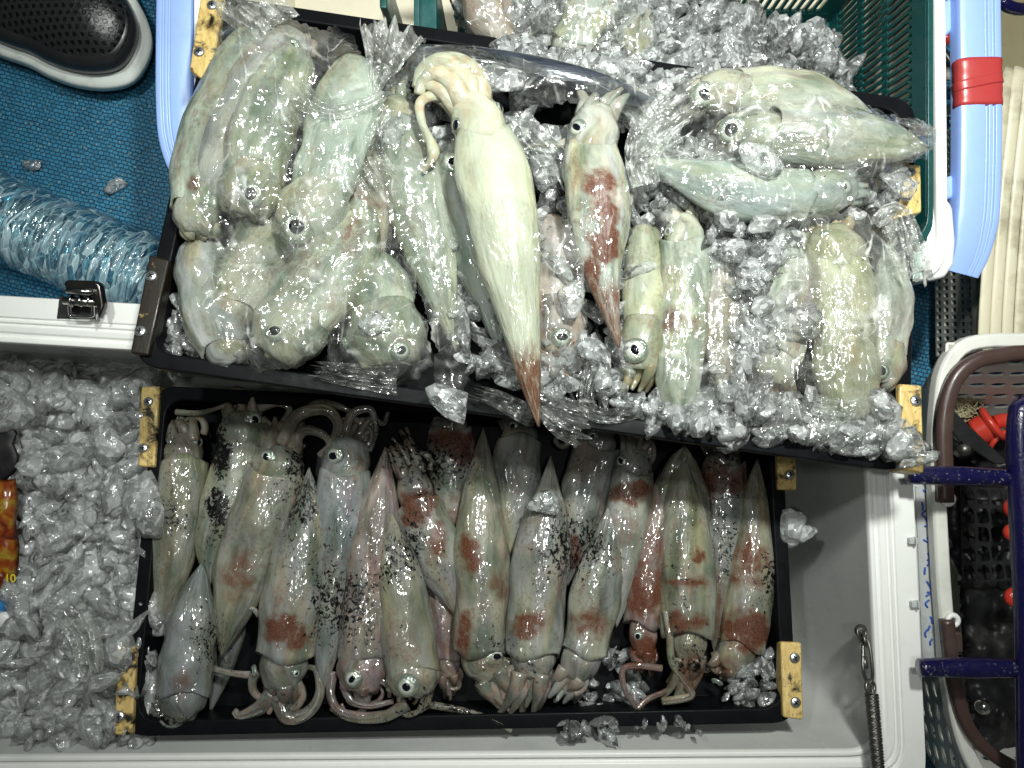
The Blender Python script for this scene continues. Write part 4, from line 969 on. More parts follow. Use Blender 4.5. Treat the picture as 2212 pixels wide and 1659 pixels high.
for i, s in enumerate(US):
    if 'arms' not in s and not ('ext' in s): s['arms'] = (7, .75 if i > 8 else .4, .4, .4)
    if i < 21: s['w'] *= 1.04 if i < 5 else 1.10
    squid(group=GU, zf=zU, key='U', **s)

# fish in film along the top edge
fb = MB(); fc = catmull([P(830, 118, .300), P(980, 125, .318), (P(1150, 150, .325)), P(1300, 185, .322), P(1420, 235, .31)], 50)
fb.tube(fc, [S(30, .32) * (.35 + .65 * math.sin(math.pi * min(1, (i + 4) / 54)) ** .6) for i in range(50)], 24, .6)
fo = fb.build('fish', M['fish'], None, P(1120, 150, .29)); tag(fo, 'long dark silver fish in clear film along the upper tray edge', 'fish')
GEO['U'].append((list(fb.v), list(fb.f)))
# flesh in bags inside the teal basket
for i, (lab, pa, w, hd, cl_) in enumerate([
    ('pinkish squid in film inside the teal basket, nearest its left post', [(1120, 110, -.02), (1060, 40, -.02), (1030, -60, -.02)], 110, (1020, -90, -.02), (.60, .52, .48)),
    ('pale squid in crumpled film in the basket, left of the ice', [(1340, -60, -.01), (1270, 30, -.006), (1235, 100, -.006)], 110, (1215, 140, -.01), (.62, .68, .62)),
    ('half buried squid in film between basket ice and the fish', [(1400, 10, -.02), (1370, 80, -.02), (1340, 140, -.02)], 90, (1330, 170, -.02), (.60, .60, .55))]):
    squid(lab, pa, w, hd, zf=lambda x, y: .235, col=cl_, dust=.8, group='squid in the teal basket', key='U', eyes=[(1263, 75, 12)] if i == 1 else ())

# ------------------------------------------------------------------ ice
def ice_proto(seed, sub_=3, planes=11):
    r = random.Random(seed); bm = bmesh.new(); bmesh.ops.create_icosphere(bm, subdivisions=sub_, radius=1.0)
    V = np.array([tuple(v.co) for v in bm.verts]); F = np.array([[v.index for v in f.verts] for f in bm.faces]); bm.free()
    pl = []
    for i in range(planes):
        nv = Vector((r.gauss(0, 1), r.gauss(0, 1), r.gauss(0, .9))).normalized(); pl.append((nv, r.uniform(.45, .95)))
    out = []
    for q in V:
        qv = Vector(q); acc = 0
        for nv, d in pl:
            c_ = qv.dot(nv)
            if c_ > .05: acc += (c_ / d) ** 20
        rr_ = 1 / max(.7, acc ** (1 / 20)); rr_ *= 1 + .05 * noise.noise(qv * 1.7 + Vector((seed, 3, 0))) + .03 * noise.noise(qv * 4.5 + Vector((0, seed, 0)))
        out.append(q * rr_ * 1.12)
    W = np.array(out); W[:, 1] *= .88; W[:, 2] *= .75
    return W, F
PROTO = [ice_proto(i, 3) for i in range(14)]
PROTO0 = [ice_proto(i + 50, 2, 9) for i in range(16)]
def chunk(mb, p, r, rn, protos, sxy=None):
    V, F = protos[rn.randrange(len(protos))]
    E = np.array(Euler((rn.uniform(0, 6), rn.uniform(0, 6), rn.uniform(0, 6))).to_matrix())
    sc_ = np.array([rn.uniform(.8, 1.6), rn.uniform(.55, 1.15), rn.uniform(.35, .9)]) * r
    W = (V * sc_) @ E.T + np.array(p)
    b = len(mb[0]); mb[0].extend(W.tolist()); mb[1].extend((F + b).tolist())
def inpoly(x, y, poly):
    c = False; n = len(poly)
    for i in range(n):
        x1, y1 = poly[i]; x2, y2 = poly[i - 1]
        if (y1 > y) != (y2 > y) and x < (x2 - x1) * (y - y1) / (y2 - y1) + x1: c = not c
    return c
def pile(name, label, poly, n, rpx, zf, mat, seed, protos=PROTO0, jit=.008, big=.12):
    rn = random.Random(seed); mb = ([], []); xs = [p[0] for p in poly]; ys = [p[1] for p in poly]; k = 0; tr_ = 0
    while k < n and tr_ < n * 30:
        tr_ += 1; x = rn.uniform(min(xs), max(xs)); y = rn.uniform(min(ys), max(ys))
        if not inpoly(x, y, poly): continue
        z = zf(x, y) + rn.uniform(-jit, jit); r = S(rn.uniform(*rpx), z) * (1.6 if rn.random() < big else 1)
        chunk(mb, P(x, y, z), r, rn, protos); k += 1
    o = mobj(name, mb[0], mb[1], mat, None, P(sum(xs) / len(xs), sum(ys) / len(ys), 0), True)
    for p in o.data.polygons: p.use_smooth = True
    return tag(o, label, 'ice', None, 'stuff')
# packed ice in the left end of the lower cooler: a lumpy bed with chunks on it
lp = [(-60, 800), (60, 812), (130, 800), (180, 812), (215, 850), (330, 838), (338, 1590), (250, 1598), (150, 1580), (60, 1600), (-60, 1590)]
bed = []; bf = []; nx_, ny_ = 70, 150
zi = lambda x, y: zL(x, y) - .012 + .008 * noise.noise(Vector((x * .006, y * .006, 2))) + .006 * noise.noise(Vector((x * .02, y * .02, 5)))
def bedmesh(x0, x1, y0, y1, zf, nx, ny, amp, sc1, skirt=.1, edge=None):
    vs = []; fs = []
    for j in range(ny + 1):
        for i in range(nx + 1):
            x = x0 + (x1 - x0) * i / nx; y = y0 + (y1 - y0) * j / ny; z = zf(x, y)
            v = Vector((x * sc1, y * sc1, 1.7)); d = noise.voronoi(v)[0]
            z += amp * (min(.6, d[1] - d[0]) * 1.4 + .5 * noise.noise(v * 2.7)) - amp * .5
            if edge: z -= edge(x, y)
            vs.append(P(x, y, z))
    for j in range(ny):
        for i in range(nx): a = j * (nx + 1) + i; fs.append((a, a + nx + 1, a + nx + 2, a + 1))
    return vs, fs
def edge_l(x, y):
    t = 0
    top = 815 + 18 * noise.noise(Vector((x * .012, 0, 3))) + (35 if 160 < x < 215 else 0)
    bot = 1588 + 14 * noise.noise(Vector((x * .015, 4, 3)))
    if y < top: t += (top - y) * .0012
    if y > bot: t += (y - bot) * .0015
    return t
bv_, bf_ = bedmesh(-120, 322, 770, 1640, zi, 110, 200, .011, .022, edge=edge_l)
bo = mobj('crushed_ice', bv_, bf_, M['ice_bed'], None, P(100, 1200, .2), True)
tag(bo, 'packed grey-white bed of crushed ice in the left end of the lower cooler', 'ice', None, 'stuff')
# base under the ice so that it is not seen through to the cooler floor
pile('crushed_ice', 'loose crushed ice lying over the packed bed left of the lower tray', lp, 460, (16, 42), lambda x, y: zi(x, y) - .003, M['ice_pile'], 3, jit=.005)
pile('crushed_ice', 'mound of clear crushed ice inside the teal basket', [(1010, -80), (1500, -80), (1620, 40), (1790, 100), (1850, 200), (1790, 260), (1600, 230), (1440, 180), (1330, 150), (1200, 60), (1000, 40)], 560, (22, 46),
     lambda x, y: .205 - .00018 * max(0, x - 1500) - .0002 * max(0, 120 - y), M['ice'], 4, PROTO0, jit=.02)
pile('crushed_ice', 'ice heaped between the squid in the middle of the upper tray', [(800, 350), (900, 420), (905, 560), (1000, 800), (1150, 840), (1380, 880), (1400, 500), (1260, 300), (1130, 250), (1100, 170), (820, 160)], 360, (17, 36),
     lambda x, y: zU(x, y) - .008, M['ice'], 5, PROTO0, jit=.012)
pile('crushed_ice', 'bright ice heap right of centre in the upper tray', [(1530, 440), (1740, 440), (1700, 560), (1670, 700), (1640, 780), (1590, 760), (1570, 640), (1540, 560)], 120, (19, 36),
     lambda x, y: zU(x, y) + .008, M['ice'], 6, PROTO0, jit=.010)
pile('crushed_ice', 'ice along the lower right edge of the upper tray', [(1390, 860), (1500, 880), (1640, 850), (1760, 880), (1850, 880), (1900, 840), (1955, 850), (1962, 990), (1800, 970), (1600, 940), (1400, 915)], 130, (19, 38),
     lambda x, y: zU(x, y) + .001, M['ice'], 8, PROTO0, jit=.008)
pile('crushed_ice', 'ice under and around the top right bag', [(1120, 200), (1400, 180), (1400, 470), (1540, 480), (1900, 460), (1940, 480), (1960, 380), (1880, 340), (1500, 300), (1380, 300), (1240, 160)], 230, (17, 36),
     lambda x, y: zU(x, y) - .004, M['ice'], 9, PROTO0, jit=.010)
pile('crushed_ice', 'ice spilling over the upper rim of the upper tray by the basket', [(1060, 95), (1180, 110), (1320, 130), (1460, 160), (1600, 175), (1600, 215), (1440, 215), (1300, 165), (1080, 130)], 70, (18, 36), lambda x, y: zU(x, y) + .004, M['ice'], 15, PROTO0, jit=.008)
pile('crushed_ice', 'dark clear ice in the lower left corner of the upper tray', [(365, 650), (420, 640), (430, 780), (360, 765)], 26, (16, 26), lambda x, y: zU(x, y) - .026, M['ice'], 10, PROTO0, jit=.008)
pile('crushed_ice', 'clear ice in the bottom right corner of the lower tray', [(1590, 1430), (1665, 1405), (1668, 1530), (1560, 1532), (1575, 1480)], 40, (12, 24), lambda x, y: zL(x, y) - .018, M['ice'], 11, PROTO0, jit=.010)
pile('crushed_ice', 'dark clear ice between the arms near the bottom right of the lower tray', [(1240, 1440), (1340, 1380), (1380, 1450), (1440, 1530), (1240, 1535)], 50, (10, 22), lambda x, y: zL(x, y) - .030, M['ice'], 12, PROTO0, jit=.008)
pile('crushed_ice', 'thin line of ice bits along the lower tray bottom rim', [(1170, 1560), (1520, 1558), (1520, 1588), (1180, 1590)], 22, (10, 20), lambda x, y: zL(x, y) + .002, M['ice'], 13, PROTO0, jit=.003)

def ice_piece(label, x, y, r, dz=0.01, zf=zU, mat='ice', seed=0, stretch=(1, 1, .7), rot=0, group='loose ice pieces'):
    V, F = PROTO[seed % 14]; z = zf(x, y) + dz
    sc_ = np.array(stretch) * S(r, z); E = np.array(Euler((.2 * seed, .3, 0)).to_matrix()); Rz = np.array(Euler((0, 0, rot)).to_matrix())
    W = ((V @ E.T) * sc_) @ Rz.T + np.array(P(x, y, z))
    o = mobj('ice_piece', W.tolist(), F.tolist(), M[mat], None, P(x, y, z - S(r, z) * .6), True)
    return tag(o, label, 'ice', group)
ICE = [
 ('round clear ice disc resting on the dark silver fish', 1090, 168, 52, .050, 1, (1, 1, .45), 0),
 ('flat cloudy ice slab on the lowest sideways squid', 1640, 335, 50, .062, 2, (1.1, .8, .4), -.5),
 ('angular ice shard lying on the lower right cleat', 1965, 955, 46, .030, 3, (.9, 1.0, .5), .3),
 ('smaller ice lump hanging at the tip of the lower right cleat', 1972, 990, 32, .028, 4, (1.2, .7, .6), .2),
 ('long clear ice bar just left of the lower right cleat', 1912, 880, 44, .026, 5, (.55, 1.3, .55), .5),
 ('pointed clear ice over the upper right yellow cleat', 1945, 405, 46, .030, 6, (1.2, .7, .5), -.4),
 ('large clear ice lump hanging over the tray edge below the film end', 975, 868, 52, .022, 7, (.9, 1.1, .6), .2),
 ('clear ice block beside the bright-eyed squid, right of the brown tail', 1238, 832, 27, .030, 8, (1, 1, .9), 0),
 ('tall ice piece to the right of the brown tail and left of the wide eye', 1284, 762, 42, .012, 9, (.8, 1.1, .6), .3),
 ('small clear ice chip left of the wide-eyed squid head', 1308, 822, 30, .022, 10, (.7, 1.1, .7), .2),
 ('flat ice plate on the bagged head left of the long grey squid', 810, 700, 42, .040, 11, (1.1, .8, .4), .3),
 ('thin greenish ice plate right of the white-green squid waist', 1232, 640, 42, .034, 12, (.8, 1.2, .35), .3),
 ('jagged ice piece touching the white-green squid shoulder', 1172, 360, 44, .022, 13, (.9, 1, .7), .1),
 ('frosty ice lump between white-green and red-spotted squid', 1122, 280, 36, .022, 1, (.8, 1.3, .7), 0),
 ('square clear ice cube at the foot of the bright ice heap', 1640, 660, 28, .026, 2, (1, 1, .9), .6),
 ('clear ice cube above the square one in the bright heap', 1625, 612, 24, .028, 3, (1.1, .9, .9), .1),
 ('round ice ball high in the bright ice heap', 1640, 480, 30, .034, 4, (1, 1, .9), 0),
 ('round clear ice pebble over the tray bottom left of the pink head', 1580, 850, 30, .018, 5, (1, 1.1, .7), .2),
 ('clear ice slab left of the pink squid head in the right bag', 1610, 780, 32, .020, 6, (.8, 1.3, .6), 0),
 ('ice chunk at the mouth end of the right bag', 1795, 930, 42, .012, 7, (1, 1, .7), .4),
 ('broad clear ice chunk at the corner near the lower right cleat', 1870, 935, 48, .010, 8, (1.2, .9, .6), .1),
 ('small ice cube caught between the pebble and the film-wrapped squid', 1556, 800, 20, .024, 9, (1, .9, .8), .5),
]
for (lab, x, y, r, dz_, sd, st_, ro) in ICE: ice_piece(lab, x, y, r, dz_, zU, 'ice', sd, st_, ro)
ice_piece('twin-lobed frosty ice lump stuck on the right rim of the lower tray', 1716, 1145, 58, .004, zL, 'ice_cloud', 5, (.55, 1.0, .5), -.1)
ice_piece('rounder frosty lump beside the twin-lobed one against the cooler wall', 1740, 1150, 34, .002, zL, 'ice_cloud', 8, (.9, .9, .6), .3)
ice_piece('clear shard of film-like ice over the mantle of the clotted squid', 1180, 1090, 44, .030, zL, 'ice', 6, (1, .8, .3), .3)
for (x, y, r, l) in ((75, 355, 17, 'small melting ice chip on the blue mat near the shoe'), (252, 400, 22, 'larger melting ice chip on the blue mat near the handle')):
    ice_piece(l, x, y, r, .0, lambda a, b: .006, 'ice', int(r), (1, 1, .4), 0)

# ------------------------------------------------------------------ clear bags draped over the squid
BVU = [BVHTree.FromPolygons([Vector(x) for x in v], f) for v, f in GEO['U']]
def top_at(p, zmin):
    z = zmin
    for t in BVU:
        h = t.ray_cast(Vector((p.x, p.y, 1.0)), Vector((0, 0, -1)))
        if h[0] is not None and h[0].z > z: z = h[0].z
    return z
def drape(label, poly, mat='film', step=7, lift=.004, low=-.02, zf=zU, wr=.0085, seed=0, ax=(1, .3), blur=12, wsc=.03, group='clear bags in the upper tray', name='plastic_bag'):
    xs = [p[0] for p in poly]; ys = [p[1] for p in poly]
    x0, x1, y0, y1 = min(xs) - step, max(xs) + step, min(ys) - step, max(ys) + step
    nx = int((x1 - x0) / step) + 1; ny = int((y1 - y0) / step) + 1
    Z = np.zeros((ny, nx)); IN = np.zeros((ny, nx), bool); ED = np.zeros((ny, nx))
    for j in range(ny):
        for i in range(nx):
            x = x0 + i * step; y = y0 + j * step
            jx = 7 * noise.noise(Vector((x * .03, y * .03, seed)))
            IN[j, i] = inpoly(x + jx, y + jx, poly)
            z0 = zf(x, y) + low; Z[j, i] = top_at(P(x, y, zf(x, y) + .02), z0)
    # pull tight: max filter then blur
    Zm = Z.copy()
    for _ in range(blur):
        pads = np.pad(Zm, 1, mode='edge')
        nb = np.stack([pads[a:a + ny, b:b + nx] for a in range(3) for b in range(3)])
        Zm = np.maximum(Z, .42 * nb.max(0) + .58 * nb.mean(0) - .00035)
    # distance to edge
    dist = np.where(IN, 99, 0).astype(float)
    for _ in range(8):
        p_ = np.pad(dist, 1, mode='constant'); nb = np.stack([p_[a:a + ny, b:b + nx] for a in range(3) for b in range(3)])
        dist = np.minimum(dist, nb.min(0) + 1)
    vs = []; uv = []; idx = -np.ones((ny, nx), int)
    for j in range(ny):
        for i in range(nx):
            if not IN[j, i]: continue
            x = x0 + i * step; y = y0 + j * step
            v = Vector((x * wsc * ax[0], y * wsc * ax[1], seed * 3.1)); w = abs(noise.noise(v)) + .5 * abs(noise.noise(v * 2.3)) + .3 * noise.noise(Vector((x * wsc * 2, y * wsc * 2, seed)))
            e = min(1, dist[j, i] / 5)
            z = Zm[j, i] + lift + wr * w * (1.4 if dist[j, i] > 1 else .7) - (1 - e) ** 2 * .006
            jx = rnd.uniform(-2, 2) if dist[j, i] <= 1 else 0
            p = P(x + jx, y + jx, z); idx[j, i] = len(vs); vs.append(p); uv.append((p.x, p.y))
    fs = []
    for j in range(ny - 1):
        for i in range(nx - 1):
            q = (idx[j, i], idx[j + 1, i], idx[j + 1, i + 1], idx[j, i + 1])
            if min(q) >= 0: fs.append(tuple(int(a) for a in q))
            elif sum(a < 0 for a in q) == 1: fs.append(tuple(int(a) for a in q if a >= 0))
    o = mobj(name, vs, fs, M[mat], None, vs[len(vs) // 2], True, uvs=uv)
    return tag(o, label, 'bag', group)
drape('big clear bag wrapping squid at the upper left of the tray', [(482, 8), (560, 2), (640, 42), (700, 62), (738, 22), (762, 66), (800, 150), (806, 220), (776, 290), (790, 360), (760, 430), (742, 520), (700, 552), (600, 575), (520, 572), (452, 556), (402, 500), (396, 430), (408, 350), (425, 260), (446, 160), (464, 70)], seed=1, ax=(.9, .5))
drape('clear bag below the big left one, pinched at the lower tray edge', [(408, 548), (470, 560), (560, 578), (660, 560), (746, 520), (775, 420), (800, 440), (800, 560), (770, 640), (735, 700), (690, 762), (620, 800), (560, 806), (505, 786), (455, 742), (425, 670)], seed=2)
drape('clear bag around the head at the lower left of centre', [(760, 570), (830, 560), (880, 640), (925, 690), (935, 780), (905, 836), (840, 838), (760, 830), (700, 800), (706, 730), (730, 660)], seed=3, mat='film_t')
drape('long clear bag over the grey squid beside the white-green one', [(820, 240), (870, 215), (920, 280), (955, 400), (1000, 560), (1030, 700), (1010, 830), (985, 880), (930, 870), (940, 760), (900, 620), (860, 480), (830, 360)], seed=4, ax=(.8, .15), mat='film_t')
drape('clear bag holding three sideways squid at the upper right', [(1380, 300), (1420, 220), (1490, 180), (1600, 158), (1690, 156), (1740, 190), (1850, 215), (1930, 245), (2010, 262), (2030, 300), (2005, 345), (1950, 360), (1915, 400), (1890, 440), (1800, 452), (1700, 470), (1580, 452), (1480, 420), (1390, 378)], seed=5, ax=(.35, 1.0), lift=.004)
drape('tall clear bag of yellowish squid at the right, gathered at the bottom', [(1665, 470), (1760, 455), (1880, 460), (1940, 500), (1965, 570), (1955, 700), (1930, 790), (1880, 860), (1850, 930), (1790, 905), (1700, 885), (1640, 860), (1640, 780), (1655, 690), (1700, 600)], seed=6, ax=(1, .3), lift=.004)
drape('shiny film sleeve over the green-headed squid', [(1425, 560), (1530, 540), (1600, 600), (1610, 780), (1590, 900), (1500, 905), (1420, 890), (1415, 740)], seed=7, ax=(1.2, .12), mat='film_t', wr=.005)
drape('clear film over the dark silver fish and basket rim', [(800, 110), (900, 92), (1040, 100), (1200, 120), (1380, 170), (1440, 210), (1420, 290), (1300, 220), (1130, 240), (1080, 180), (960, 150), (850, 200)], seed=8, ax=(.2, 1.0), mat='film_t', wr=.005)
drape('loose clear film around the bright-eyed squid and ice right of the white one', [(1150, 460), (1230, 470), (1262, 560), (1270, 680), (1260, 790), (1210, 850), (1180, 800), (1170, 650), (1150, 560)], seed=9, mat='film')
drape('open sheet of crinkled film beside the red-spotted squid at upper right of centre', [(1360, 240), (1420, 215), (1440, 300), (1400, 420), (1420, 520), (1480, 470), (1400, 440), (1370, 480), (1345, 400)], seed=12, mat='film')
drape('wrinkled film lying over the slender pink squid and the ice heap', [(1530, 560), (1600, 540), (1640, 640), (1660, 780), (1650, 880), (1600, 900), (1545, 900), (1535, 760)], seed=13, mat='film', low=-.006)
drape('crinkled film over the ice below the right bag and the tray edge', [(1650, 850), (1760, 860), (1880, 850), (1940, 880), (1940, 960), (1830, 985), (1720, 960), (1640, 930)], seed=14, mat='film', low=.012)
drape('clear film lying over ice between the left bags and the grey squid', [(760, 380), (830, 340), (880, 430), (910, 540), (900, 640), (830, 600), (790, 560), (770, 480)], seed=15, mat='film', low=.0)
drape('crumpled film over the squid inside the teal basket', [(1000, -40), (1180, -40), (1350, -40), (1420, 60), (1430, 190), (1330, 165), (1200, 120), (1060, 90), (1010, 50)], seed=10, mat='film', zf=lambda x, y: .22, low=.0, group='bags in the teal basket')

def knot(label, pts, w0, w1, mat='film_w', n=30, seed=0, group='twisted bag ends', amp=.35, zf=zU):
    """gathered end of a bag: a pleated fan that narrows to a twist"""
    c = catmull([P(x, y, zf(x, y) + d) for x, y, d in pts], n); fr = frames(c); vs = []; uv = []; m = 44; r = random.Random(seed)
    ph = [r.uniform(0, 6) for _ in range(5)]
    for i, p in enumerate(c):
        t = i / (n - 1); w = S(w0 * (1 - t) + w1 * t, p.z) / 2; tt, s, u = fr[i]
        for k in range(m):
            f = k / (m - 1) * 2 - 1
            pl = (math.sin(f * 13 + ph[0]) + .7 * math.sin(f * 23 + ph[1] + t * 2) + .4 * math.sin(f * 41 + ph[2])) * .0032 * (.5 + t)
            pl += .004 * noise.noise(Vector((f * 2, t * 6, seed)))
            end = (noise.noise(Vector((f * 4, seed, 2))) * .012 + .006 * math.sin(f * 17)) if i == n - 1 else 0
            vs.append(p + s * (w * f) + u * (pl + w * amp * (1 - f * f)) + tt * end); uv.append((f * .03, t * .12 + seed))
    fs = [(i * m + k, i * m + k + 1, (i + 1) * m + k + 1, (i + 1) * m + k) for i in range(n - 1) for k in range(m - 1)]
    o = mobj('bag_end', vs, fs, M[mat], None, vs[len(vs) // 2], True, uvs=uv); return tag(o, label, 'bag', group)
knot('crumpled film fan at the upper right of the big left bag', [(808, 205, .05), (818, 170, .052), (835, 120, .05), (850, 70, .046)], 16, 150, seed=1)
knot('white crumpled bag mouth at the top corner above the left bag', [(600, 70, .045), (575, 40, .046), (540, 15, .046), (500, -15, .04)], 120, 110, seed=2)
knot('twisted strip of bag crossing the right shoulder of the left bag', [(830, 205, .056), (790, 225, .06), (740, 240, .062), (690, 235, .058), (645, 205, .05)], 20, 60, seed=3)
knot('twisted bag end spread over the tray edge beside the brown tail', [(1150, 850, .012), (1190, 880, .018), (1225, 905, .018), (1260, 915, .012)], 46, 110, seed=4, mat='film')
knot('bag end sticking out left of the brown tail at the tray edge', [(1150, 900, .012), (1110, 880, .014), (1075, 862, .014), (1040, 850, .01)], 50, 34, seed=5, mat='film')
knot('curled film tail under the wide-eyed squid', [(1395, 880, .0), (1350, 895, .006), (1290, 895, .006), (1265, 860, .004), (1275, 800, .004)], 30, 40, seed=6, mat='film')
knot('gathered end of the right bag fanning onto the tray edge', [(1800, 860, .022), (1790, 900, .018), (1775, 925, .012), (1755, 950, .008)], 120, 40, seed=7, mat='film_w')
knot('pleated film spreading left of the top right bag', [(1400, 330, .03), (1415, 285, .038), (1450, 240, .04), (1500, 205, .038)], 70, 100, seed=8, mat='film')
knot('film corner pinched beyond the tail tip at the far right', [(1960, 305, .05), (1995, 300, .05), (2020, 298, .048)], 90, 40, seed=9, mat='film')
knot('film fan under the lower tray-edge ice left of centre', [(860, 820, .012), (800, 815, .01), (740, 808, .008), (690, 800, .004)], 70, 40, seed=10, mat='film')
knot('crumpled scrap of clear film in the ice beside the lower tray', [(110, 1290, .02), (150, 1320, .026), (185, 1370, .024), (200, 1440, .02)], 90, 50, seed=11, mat='film_w', zf=lambda x, y: zL(x, y))

knot('crinkled bag tail rising from the top of the right bag', [(1900, 500, .02), (1930, 470, .022), (1950, 520, .02), (1962, 600, .014)], 60, 90, seed=12, mat='film_w')
knot('white pleats at the inner end of the top right bag', [(1395, 400, .03), (1385, 350, .036), (1400, 300, .036), (1450, 260, .036)], 60, 110, seed=13, mat='film_w')
knot('spread pleats beside the head of the grey film-covered squid', [(830, 230, .045), (800, 280, .045), (800, 340, .03), (830, 400, .02)], 50, 80, seed=14, mat='film_w')
knot('loose crumpled film over the ice by the white-green squid shoulder', [(1115, 250, .03), (1150, 300, .032), (1190, 340, .03), (1215, 400, .024)], 60, 80, seed=15, mat='film')

# ------------------------------------------------------------------ shoe at top left
sh = thing('shoe', 'black perforated slip-on shoe with a pale sole on the blue mat', 'shoe', P(120, 60, 0))
def outline(pts, n=90):
    return catmull([Vector((x, y, 0)) for x, y in pts], n)
so = [(-200, -150), (-150, 20), (-80, 90), (-8, 128), (60, 152), (110, 178), (170, 198), (235, 204), (290, 190), (322, 150), (334, 100), (322, 50), (296, 0), (262, -80), (230, -200)]
def shoe_layer(name, layers, mat):
    vs = []; fs = []; n = 90; cx, cy = 150, 10
    for (scl, z, dx, dy) in layers:
        for q in outline(so, n):
            x = cx + (q.x - cx) * scl + dx; y = cy + (q.y - cy) * scl + dy
            vs.append(P(x, y, z))
    for i in range(len(layers) - 1):
        for k in range(n - 1): fs.append((i * n + k, i * n + k + 1, (i + 1) * n + k + 1, (i + 1) * n + k))
    fs.append(tuple(range((len(layers) - 1) * n, len(layers) * n)))
    return mobj(name, vs, fs, mat, sh, None, True)
shoe_layer('outsole', [(.93, .001, 0, 0), (.965, .004, 0, 2), (.965, .014, 0, 2), (.90, .0155, 0, 0)], M['rubber'])
shoe_layer('midsole', [(.90, .0140, 0, 0), (.972, .0142, 0, -2), (.985, .020, 0, -4), (.975, .038, 0, -8), (.955, .042, 0, -10), (.90, .043, 0, -12)], M['sole'])
up_ = [(.86, .0425, -8, -16), (.865, .050, -9, -18), (.85, .060, -11, -21), (.81, .070, -13, -26)]
shoe_layer('toe_band', up_ + [(.74, .078, -14, -30)], M['rubber'])
shoe_layer('upper', [(.795, .0695, -13, -26), (.78, .0735, -13, -28), (.70, .082, -16, -34), (.57, .091, -18, -40), (.41, .097, -20, -44), (.2, .100, -22, -46)], M['shoe'])

# ------------------------------------------------------------------ ribbed clear bottle at the left
bt = thing('bottle', 'ribbed clear blue-tinted plastic bottle lying on the mat at left', 'bottle', P(120, 500, 0))
R0 = .057; a0 = Vector((-.72, .17, R0 + .004)); a0 = P(-260, 365, R0 + .004); a1 = P(345, 610, R0 + .004)
n = 220; c = [a0.lerp(a1, i / (n - 1)) for i in range(n)]; Lb = (a1 - a0).length
rr = []
for i in range(n):
    s = i / (n - 1) * Lb; e = max(0, (Lb - s)); r = R0 - .007 * abs(math.sin(s / .0125 * math.pi)) ** .7
    if e < .03: r *= math.sqrt(max(.02, 1 - ((.03 - e) / .032) ** 2)) * .35 + .65
    rr.append(r)
b = MB(); b.tube(c, rr, 48)
o = b.build('body', M['bottle'], bt)
c2 = [a0.lerp(a1, .02 + .93 * i / 60) for i in range(61)]
b = MB(); b.tube(c2, [R0 * .86 + .002 * math.sin(i * 1.3) for i in range(61)], 32, .9); b.build('inner_bottle', M['bottle'], bt)

# ------------------------------------------------------------------ orange pack in the left ice
pk = thing('food_pack', 'orange and yellow printed pack with blue end sticking out of the ice at left edge', 'pack', P(10, 1200, .18))
def pillow(name, poly, z, h, mat, parent):
    vs = [P(x, y, z) for x, y in poly]; n = len(vs); ctr = sum(vs, Vector()) / n; allv = list(vs)
    for f, zz in ((.9, h * .6), (.65, h * .95)):
        for v in vs: allv.append(ctr.lerp(v, f) + UP * (zz + .001 * rnd.uniform(-1, 1)))
    allv.append(ctr + UP * h); fs = []
    for l in range(2):
        for k in range(n): fs.append((l * n + k, l * n + (k + 1) % n, (l + 1) * n + (k + 1) % n, (l + 1) * n + k))
    for k in range(n): fs.append((2 * n + k, 2 * n + (k + 1) % n, 3 * n))
    fs.append(tuple(range(n - 1, -1, -1)))
    return mobj(name, allv, fs, mat, parent, None, True)
pillow('printed_front', [(-120, 1030), (-40, 1034), (10, 1036), (34, 1034), (40, 1080), (35, 1130), (43, 1180), (40, 1230), (37, 1262), (0, 1284), (-120, 1290)], .240, .012, M['pack'], pk)
M['bluelab'] = plain('blue_print', (.03, .22, .55), .3, grime=.05); M['whitelab'] = plain('white_print', (.7, .7, .7), .3, grime=.05)
pillow('blue_band', [(-120, 1288), (0, 1286), (34, 1280), (38, 1300), (30, 1318), (-120, 1326)], .240, .010, M['bluelab'], pk)
M['yellow'] = plain('yellow_print', (.75, .62, .05), .3, grime=.05)
def text(body, p, size, mat, parent, rot=0, name='lettering', ext=.0003):
    cu_ = bpy.data.curves.new(name, 'FONT'); cu_.body = body; cu_.size = size; cu_.extrude = ext; cu_.align_x = 'CENTER'; cu_.align_y = 'CENTER'
    tmp = bpy.data.objects.new('tmp', cu_); sc.collection.objects.link(tmp); bpy.context.view_layer.update()
    me = bpy.data.meshes.new_from_object(tmp.evaluated_get(bpy.context.evaluated_depsgraph_get())); bpy.data.objects.remove(tmp)
    me.materials.clear(); me.materials.append(mat); o = bpy.data.objects.new(name, me); _link(o, parent, p); o.rotation_euler = (0, 0, rot); return o
text('10', P(22, 1250, .2535), .012, M['yellow'], pk)
pillow('white_band', [(-120, 1328), (0, 1322), (32, 1316), (30, 1352), (-120, 1362)], .240, .008, M['whitelab'], pk)
bgk = pillow('black_bag', [(-140, 870), (-20, 884), (14, 900), (22, 915), (38, 935), (30, 958), (42, 985), (38, 1012), (24, 1026), (6, 1042), (-140, 1050)], .2215, .003, M['blackbag'], None)
tag(bgk, 'black plastic bag half sunk in the ice at the left edge', 'bag')

